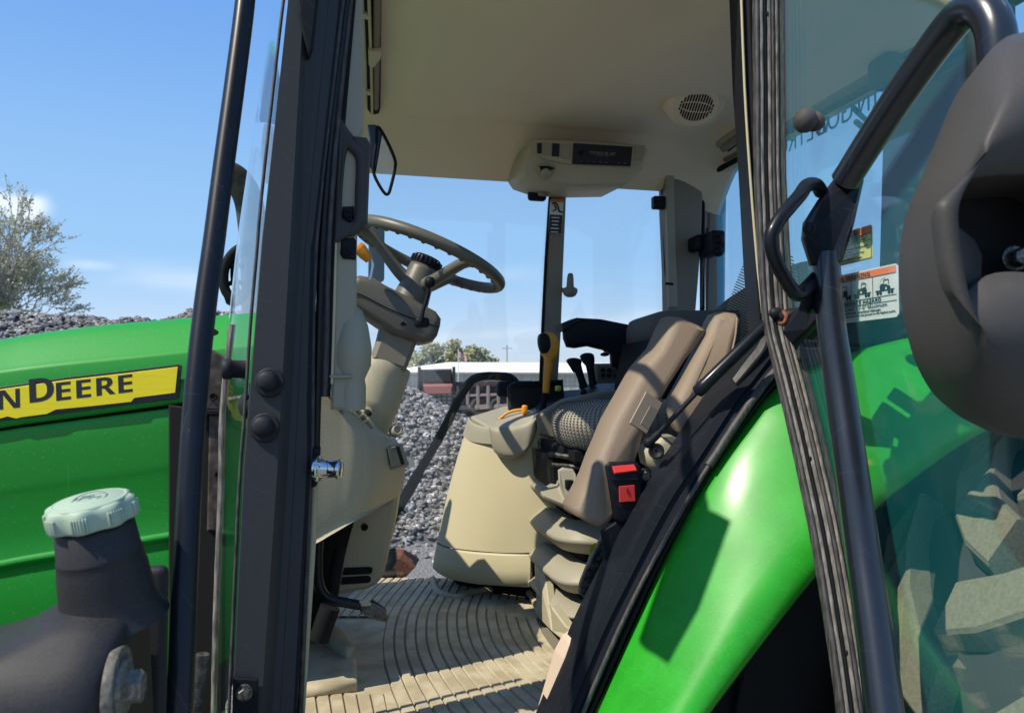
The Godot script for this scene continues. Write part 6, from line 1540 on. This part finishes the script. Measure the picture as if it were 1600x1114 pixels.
	# curved tube that carries the mirror
	put("mirror_arm", tube([V(0.925, 2.132, -1.217), V(0.925, 2.165, -1.175), V(0.925, 2.232, -1.085), V(0.925, 2.282, -1.009), V(0.925, 2.307, -0.965), V(0.925, 2.316, -0.935), V(0.925, 2.306, -0.906), V(0.925, 2.275, -0.887), V(0.925, 2.231, -0.88), V(0.925, 2.117, -0.877)], [0.0262, 0.0265, 0.0268, 0.027, 0.027], 24, 6), M.tube_black, d)
	put("arm_collar", tube([V(0.964, 2.146, -1.27), V(0.97, 2.161, -1.262)], 0.0285, 20, 1), M.gloss_black, d)

func decal(d: Node3D, called: String, tl: Vector3, tr: Vector3, br: Vector3, kind: int):
	var w := tr.distance_to(tl)
	var h := absf(tr.y - br.y)
	var fr := Transform3D(Basis(V(0, 0, 1), V(0, 1, 0), V(-1, 0, 0)), V(tl.x, tr.y, tl.z))
	var mesh: ArrayMesh
	var pad := func(x0, y0, x1, y1, z): return [fr * V(x0 * w, -y0 * h, z), fr * V(x1 * w, -y0 * h, z), fr * V(x1 * w, -y1 * h, z), fr * V(x0 * w, -y1 * h, z)]
	var back := begin()
	var r := 0.06
	add_slab(back, [fr * V(0.03 * w, 0, 0), fr * V(0.97 * w, 0, 0), fr * V(w, -r * h, 0), fr * V(w, -(1 - r) * h, 0), fr * V(0.97 * w, -h, 0), fr * V(0.03 * w, -h, 0), fr * V(0, -(1 - r) * h, 0), fr * V(0, -r * h, 0)], V(0.0012, 0, 0), 0.0003)
	mesh = done(back)
	mesh.surface_set_material(0, M.sticker_white if kind == 0 else M.sticker_yellow)
	var head := begin()
	add_slab(head, pad.call(0.02, 0.03, 0.98, 0.16 if kind == 0 else 0.24, 0.0006), V(0.0005, 0, 0), 0.0001)
	head.generate_normals()
	mesh = head.commit(mesh)
	mesh.surface_set_material(1, M.sticker_orange)
	var ink := begin()
	ink.set_smooth_group(0xFFFFFFFF)
	var line := func(x0, y0, x1, y1, t):
		var q: Array = pad.call(x0 - t / w * 0.5 if x0 == x1 else x0, y0 - t / h * 0.5 if y0 == y1 else y0, x1 + t / w * 0.5 if x0 == x1 else x1, y1 + t / h * 0.5 if y0 == y1 else y1, 0.0009)
		add_slab(ink, q, V(0.0004, 0, 0), 0.0001)
	var disc := func(x, y, rad):
		var o := []
		for k in 16: o.append(fr * V(x * w + cos(TAU * k / 16) * rad, -y * h + sin(TAU * k / 16) * rad, 0.001))
		add_slab(ink, o, V(0.0004, 0, 0), 0.0001)
	if kind == 0:
		line.call(0.02, 0.165, 0.98, 0.165, 0.0012)
		line.call(0.02, 0.575, 0.98, 0.575, 0.0012)
		line.call(0.02, 0.685, 0.98, 0.685, 0.0012)
		add_slab(ink, [fr * V(0.27 * w, -0.145 * h, 0.001), fr * V(0.335 * w, -0.145 * h, 0.001), fr * V(0.3025 * w, -0.05 * h, 0.001)], V(0.0004, 0, 0), 0.0001)
		for x in [0.17, 0.42, 0.70]: line.call(x, 0.165, x, 0.575, 0.0012)
		for s in 3:
			var x0: float = [0.20, 0.45, 0.73][s]
			var dir := 1.0 if s != 2 else -1.0
			var cx := x0 + 0.115
			line.call(x0 + 0.005, 0.465, x0 + 0.225, 0.465, 0.0026)
			for k in 2:
				disc.call(x0 + 0.03 + 0.035 * k, 0.51, 0.0036)
				disc.call(x0 + 0.165 + 0.035 * k, 0.51, 0.0036)
			disc.call(cx + 0.028 * dir, 0.405, 0.0072)
			disc.call(cx - 0.045 * dir, 0.425, 0.0046)
			line.call(cx - 0.055, 0.375, cx + 0.03, 0.375, 0.0045)
			line.call(cx - 0.01, 0.27, cx + 0.045, 0.27, 0.0018)
			line.call(cx - 0.01, 0.27, cx - 0.01, 0.36, 0.0015)
			line.call(cx + 0.045, 0.27, cx + 0.045, 0.36, 0.0015)
			for k in 7:
				var f := k / 6.0
				line.call(cx + dir * (0.0 + 0.105 * f) - 0.006, 0.23 + 0.20 * f * f, cx + dir * (0.0 + 0.105 * f) + 0.006, 0.24 + 0.19 * f * f, 0.0018)
	else:
		line.call(0.02, 0.245, 0.98, 0.245, 0.0012)
		line.call(0.02, 0.44, 0.98, 0.44, 0.0010)
		line.call(0.985, 0.03, 0.985, 0.97, 0.0012)
		line.call(0.02, 0.965, 0.98, 0.965, 0.0012)
	ink.generate_normals()
	mesh = ink.commit(mesh)
	mesh.surface_set_material(2, M.sticker_ink)
	var txt := begin()
	# every line is set between two marks of the sticker's width, so that none runs over its edge
	var write := func(s: String, x0: float, x1: float, y: float, cap: float, bold: bool):
		var tm := letters(s, cap * h, 0.0004, bold)
		var box := tm.get_aabb()
		var k: float = (x1 - x0) * w / maxf(box.size.x, 0.001)
		txt.append_from(tm, 0, fr * Transform3D(Basis(V(k, 0, 0), V(0, 1, 0), V(0, 0, 1)), V(x0 * w - box.position.x * k, -y * h - box.position.y, 0.0012)))
	if kind == 0:
		write.call("WARNING", 0.36, 0.67, 0.145, 0.088, true)
		write.call("CLEARANCE HAZARD", 0.22, 0.80, 0.665, 0.07, true)
		write.call("Do Not Exceed 13'-6\" Maximum", 0.12, 0.87, 0.775, 0.07, false)
		write.call("to avoid injury or overhead structural damage.", 0.05, 0.80, 0.855, 0.042, true)
		write.call("Lower hoist section and measure from the ground to the highest point.", 0.03, 0.97, 0.915, 0.036, true)
	else:
		write.call("WARNING", 0.30, 0.76, 0.215, 0.13, true)
		write.call("CRUSH HAZARD", 0.42, 0.84, 0.335, 0.06, true)
		write.call("may cause serious injury", 0.36, 0.88, 0.42, 0.055, true)
		write.call("for lifting & handling equipment", 0.14, 0.93, 0.62, 0.05, true)
		write.call("at the operating site", 0.14, 0.62, 0.70, 0.05, true)
		write.call("use appropriate ballast for", 0.14, 0.86, 0.79, 0.05, true)
		write.call("device on all wheel legs.", 0.14, 0.82, 0.92, 0.05, true)
	mesh = txt.commit(mesh)
	mesh.surface_set_material(3, M.sticker_ink)
	put(called, mesh, null, d)


# ---------- blurred mirror housing near the lens ----------
func build_mirror(t: Node3D):
	var m := base("side_mirror", t)
	var rim = [V(0.883, 2.217, -0.8), V(0.835, 2.193, -0.8), V(0.803, 2.151, -0.8), V(0.776, 2.097, -0.8), V(0.746, 2.036, -0.8), V(0.722, 1.985, -0.8), V(0.711, 1.936, -0.8), V(0.71, 1.887, -0.8), V(0.718, 1.831, -0.8), V(0.733, 1.782, -0.8), V(0.757, 1.742, -0.8), V(0.786, 1.717, -0.8), V(0.82, 1.697, -0.8), V(0.886, 1.675, -0.8), V(0.991, 1.673, -0.8), V(1.069, 1.715, -0.8), V(1.107, 1.82, -0.8), V(1.117, 1.945, -0.8), V(1.112, 2.088, -0.8), V(1.076, 2.175, -0.8), V(0.989, 2.22, -0.8)]
	var hole = [V(0.762, 1.997, -0.72), V(0.739, 1.994, -0.72), V(0.716, 1.99, -0.72), V(0.698, 1.982, -0.72), V(0.685, 1.973, -0.72), V(0.672, 1.963, -0.72), V(0.664, 1.954, -0.72), V(0.664, 1.937, -0.72), V(0.667, 1.911, -0.72), V(0.671, 1.882, -0.72), V(0.678, 1.858, -0.72), V(0.686, 1.85, -0.72), V(0.704, 1.857, -0.72), V(0.731, 1.876, -0.72), V(0.767, 1.881, -0.72), V(0.804, 1.879, -0.72), V(0.832, 1.88, -0.72), V(0.842, 1.903, -0.72), V(0.843, 1.942, -0.72), V(0.835, 1.98, -0.72), V(0.808, 1.998, -0.72)]
	var n: int = rim.size()
	var back := []
	var r1 := []
	var r2 := []
	var r3 := []
	var lip := []
	var wall := []
	var bot := []
	for i in n:
		var a: Vector3 = rim[i]
		var b: Vector3 = hole[i]
		back.append(a + V(0.05, 0, -0.09))
		r1.append(a.lerp(b, 0.14) + V(0, 0, 0.028))
		r2.append(a.lerp(b, 0.38) + V(0, 0, 0.042))
		r3.append(a.lerp(b, 0.65) + V(0, 0, 0.045))
		lip.append(b + V(0, 0, 0.005))
		wall.append(b + V(0.006, 0, -0.008))
		bot.append(b.lerp(hole[0] + V(0, -0.06, 0), 0.12) + V(0.05, 0, -0.075))
	var rings := []
	for r in [back, rim, r1, r2, r3, lip, wall, bot]: rings.append(curve(r, 4, true))
	put("shell", rings_mesh(rings, true, true, false), M.mirror_shell, m)
	put("pocket_floor", slab(curve(bot, 2, true), V(0, 0, -0.01), 0.001), M.black_hole, m)
	put("pocket_web", slab([V(0.666, 1.95, -0.722), V(0.715, 1.946, -0.75), V(0.773, 1.93, -0.775), V(0.784, 1.91, -0.775), V(0.771, 1.882, -0.765), V(0.723, 1.862, -0.74), V(0.69, 1.85, -0.722), V(0.68, 1.86, -0.722)], V(0.02, 0, -0.02), 0.002), M.mirror_shell, m)
	put("mirror_glass", slab([rim[3] + V(0.07, -0.03, -0.088), rim[7] + V(0.09, 0, -0.088), rim[12] + V(0.03, 0.03, -0.088), rim[15] + V(-0.01, 0.04, -0.088), rim[18] + V(-0.02, -0.03, -0.088)], V(0, 0, -0.008), 0.001), M.mirror_silver, m)
	put("pivot_bolt", bolt(V(0.815, 1.905, -0.76), V(-0.3, 0, 1), 0.012, 0.02), M.steel, m)


# ---------- fuel tank neck at the left ----------
func build_tank(t: Node3D):
	var k := base("fuel_tank", t)
	var rings := []
	# height, left, right, near, far, squareness
	for s in [[0.75, -1.3, -0.262, -0.965, -1.29, 0.3], [1.20, -1.3, -0.264, -0.968, -1.285, 0.3], [1.34, -1.28, -0.266, -0.970, -1.28, 0.22], [1.395, -1.15, -0.268, -0.975, -1.275, 0.24], [1.43, -0.86, -0.269, -0.983, -1.268, 0.27], [1.455, -0.58, -0.269, -0.995, -1.258, 0.32], [1.475, -0.47, -0.268, -1.012, -1.246, 0.40], [1.49, -0.428, -0.265, -1.028, -1.232, 0.5], [1.505, -0.390, -0.262, -1.046, -1.212, 0.7], [1.516, -0.384, -0.264, -1.060, -1.200, 0.9], [1.522, -0.36, -0.28, -1.08, -1.17, 1.0]]:
		var ring := []
		for i in 64:
			var a := TAU * i / 64
			var c := V(signf(cos(a)) * pow(absf(cos(a)), s[5]), 0, signf(sin(a)) * pow(absf(sin(a)), s[5]))
			ring.append(V(lerpf(s[1], s[2], 0.5 + 0.5 * c.x), s[0] - (0.07 if s[0] > 1.3 else 0.0), lerpf(s[4], s[3], 0.5 + 0.5 * c.z)))
		rings.append(ring)
	put("tank_body", rings_mesh(rings, true, true, true), M.tank_plastic, k)
	var n0 := V(-0.311, 1.497, -1.126)
	var ax := V(-0.14, 0.97, 0.15).normalized()
	put("neck", lathe(n0, ax, [Vector2(0.0722, -0.072), Vector2(0.0642, -0.056), Vector2(0.0598, -0.04), Vector2(0.0576, -0.02), Vector2(0.0559, 0.002), Vector2(0.0541, 0.012), Vector2(0.0524, 0.0225), Vector2(0.0530, 0.024), Vector2(0.0517, 0.026), Vector2(0.0488, 0.062), Vector2(0.0440, 0.066)], 48), M.tank_plastic, k)
	var c := base("filler_cap", k)
	var c0: Vector3 = n0 + ax * 0.068
	put("cap_shell", lathe(c0, ax, [Vector2(0.0440, 0), Vector2(0.0524, 0.001), Vector2(0.0537, 0.004), Vector2(0.0532, 0.022), Vector2(0.0510, 0.0285), Vector2(0.0471, 0.031), Vector2(0.0440, 0.0312)], 96, 1, 8, 0.062), M.mint_plastic, c)
	put("cap_top", lathe(c0, ax, [Vector2(0.0480, 0.026), Vector2(0.0471, 0.0315), Vector2(0.0453, 0.0330), Vector2(0.0431, 0.0332), Vector2(0.0425, 0.0326), Vector2(0.0419, 0.0332), Vector2(0.0018, 0.0340)], 64), M.mint_plastic, c)
	var a := ax.normalized()
	var u := a.cross(V(0, 0, 1)).normalized()
	var w := a.cross(u)
	for j in 8:
		for q in 6:
			var th := TAU * j / 8 + (q - 2.5) * 0.062
			var d := u * cos(th) + w * sin(th)
			put("grip_ridge", rbox(c0 + d * 0.0552 + a * 0.013, V(0.0020, 0.0095, 0.0014), 0.0012, Basis(d, a, d.cross(a)), 1), M.mint_plastic, c)
	# pump symbol moulded into the top
	var top: Vector3 = c0 + a * 0.0342
	var b := face_basis(V(0.97, 0.09, 0.20), V(0, 0.3, -1))
	var sym := begin()
	for q in [[-0.012, 0.0, 0.0012, 0.008], [0.002, 0.0, 0.0012, 0.008], [-0.005, 0.008, 0.008, 0.0012], [-0.005, -0.008, 0.008, 0.0012], [-0.005, 0.002, 0.006, 0.0010], [0.008, 0.003, 0.006, 0.0011], [0.013, -0.002, 0.0011, 0.006], [-0.019, 0.0, 0.0010, 0.005]]:
		add_rbox(sym, top + b.x * q[0] + b.y * q[1], V(q[2], q[3], 0.0008), 0.0004, b, 1)
	put("pump_symbol", done(sym), M.mint_mark, c)
	var loop := []
	for i in 24: loop.append(top + b.x * cos(TAU * i / 24) * 0.021 + b.y * sin(TAU * i / 24) * 0.021)
	put("symbol_ring", tube(loop, 0.0007, 6, 1, true), M.mint_mark, c)
	var bo := base("tank_bolt", k)
	var p := V(-0.2675, 1.365, -1.052)
	put("plate", lathe(p, V(1, 0, 0), [Vector2(0.051, -0.01), Vector2(0.051, 0.001), Vector2(0.049, 0.0025), Vector2(0.041, 0.0025), Vector2(0.039, 0.001)], 40), M.zinc, bo)
	put("washer", lathe(p, V(1, 0, 0), [Vector2(0.036, 0.0), Vector2(0.036, 0.006), Vector2(0.034, 0.0075), Vector2(0.012, 0.0075)], 36), M.zinc, bo)
	put("hex_head", lathe(p + V(0.007, 0, 0), V(1, 0, 0), [Vector2(0.0215, 0), Vector2(0.0215, 0.017), Vector2(0.018, 0.020)], 6, -1), M.zinc, bo)
	put("white_speck", rbox(V(-0.395, 1.395, -0.97), V(0.006, 0.006, 0.004), 0.003), M.sticker_white, k)  # small white speck on the tank side
	put("tank_flange", rbox(V(-0.284, 1.10, -1.284), V(0.024, 0.365, 0.014), 0.013), M.tank_plastic, k)
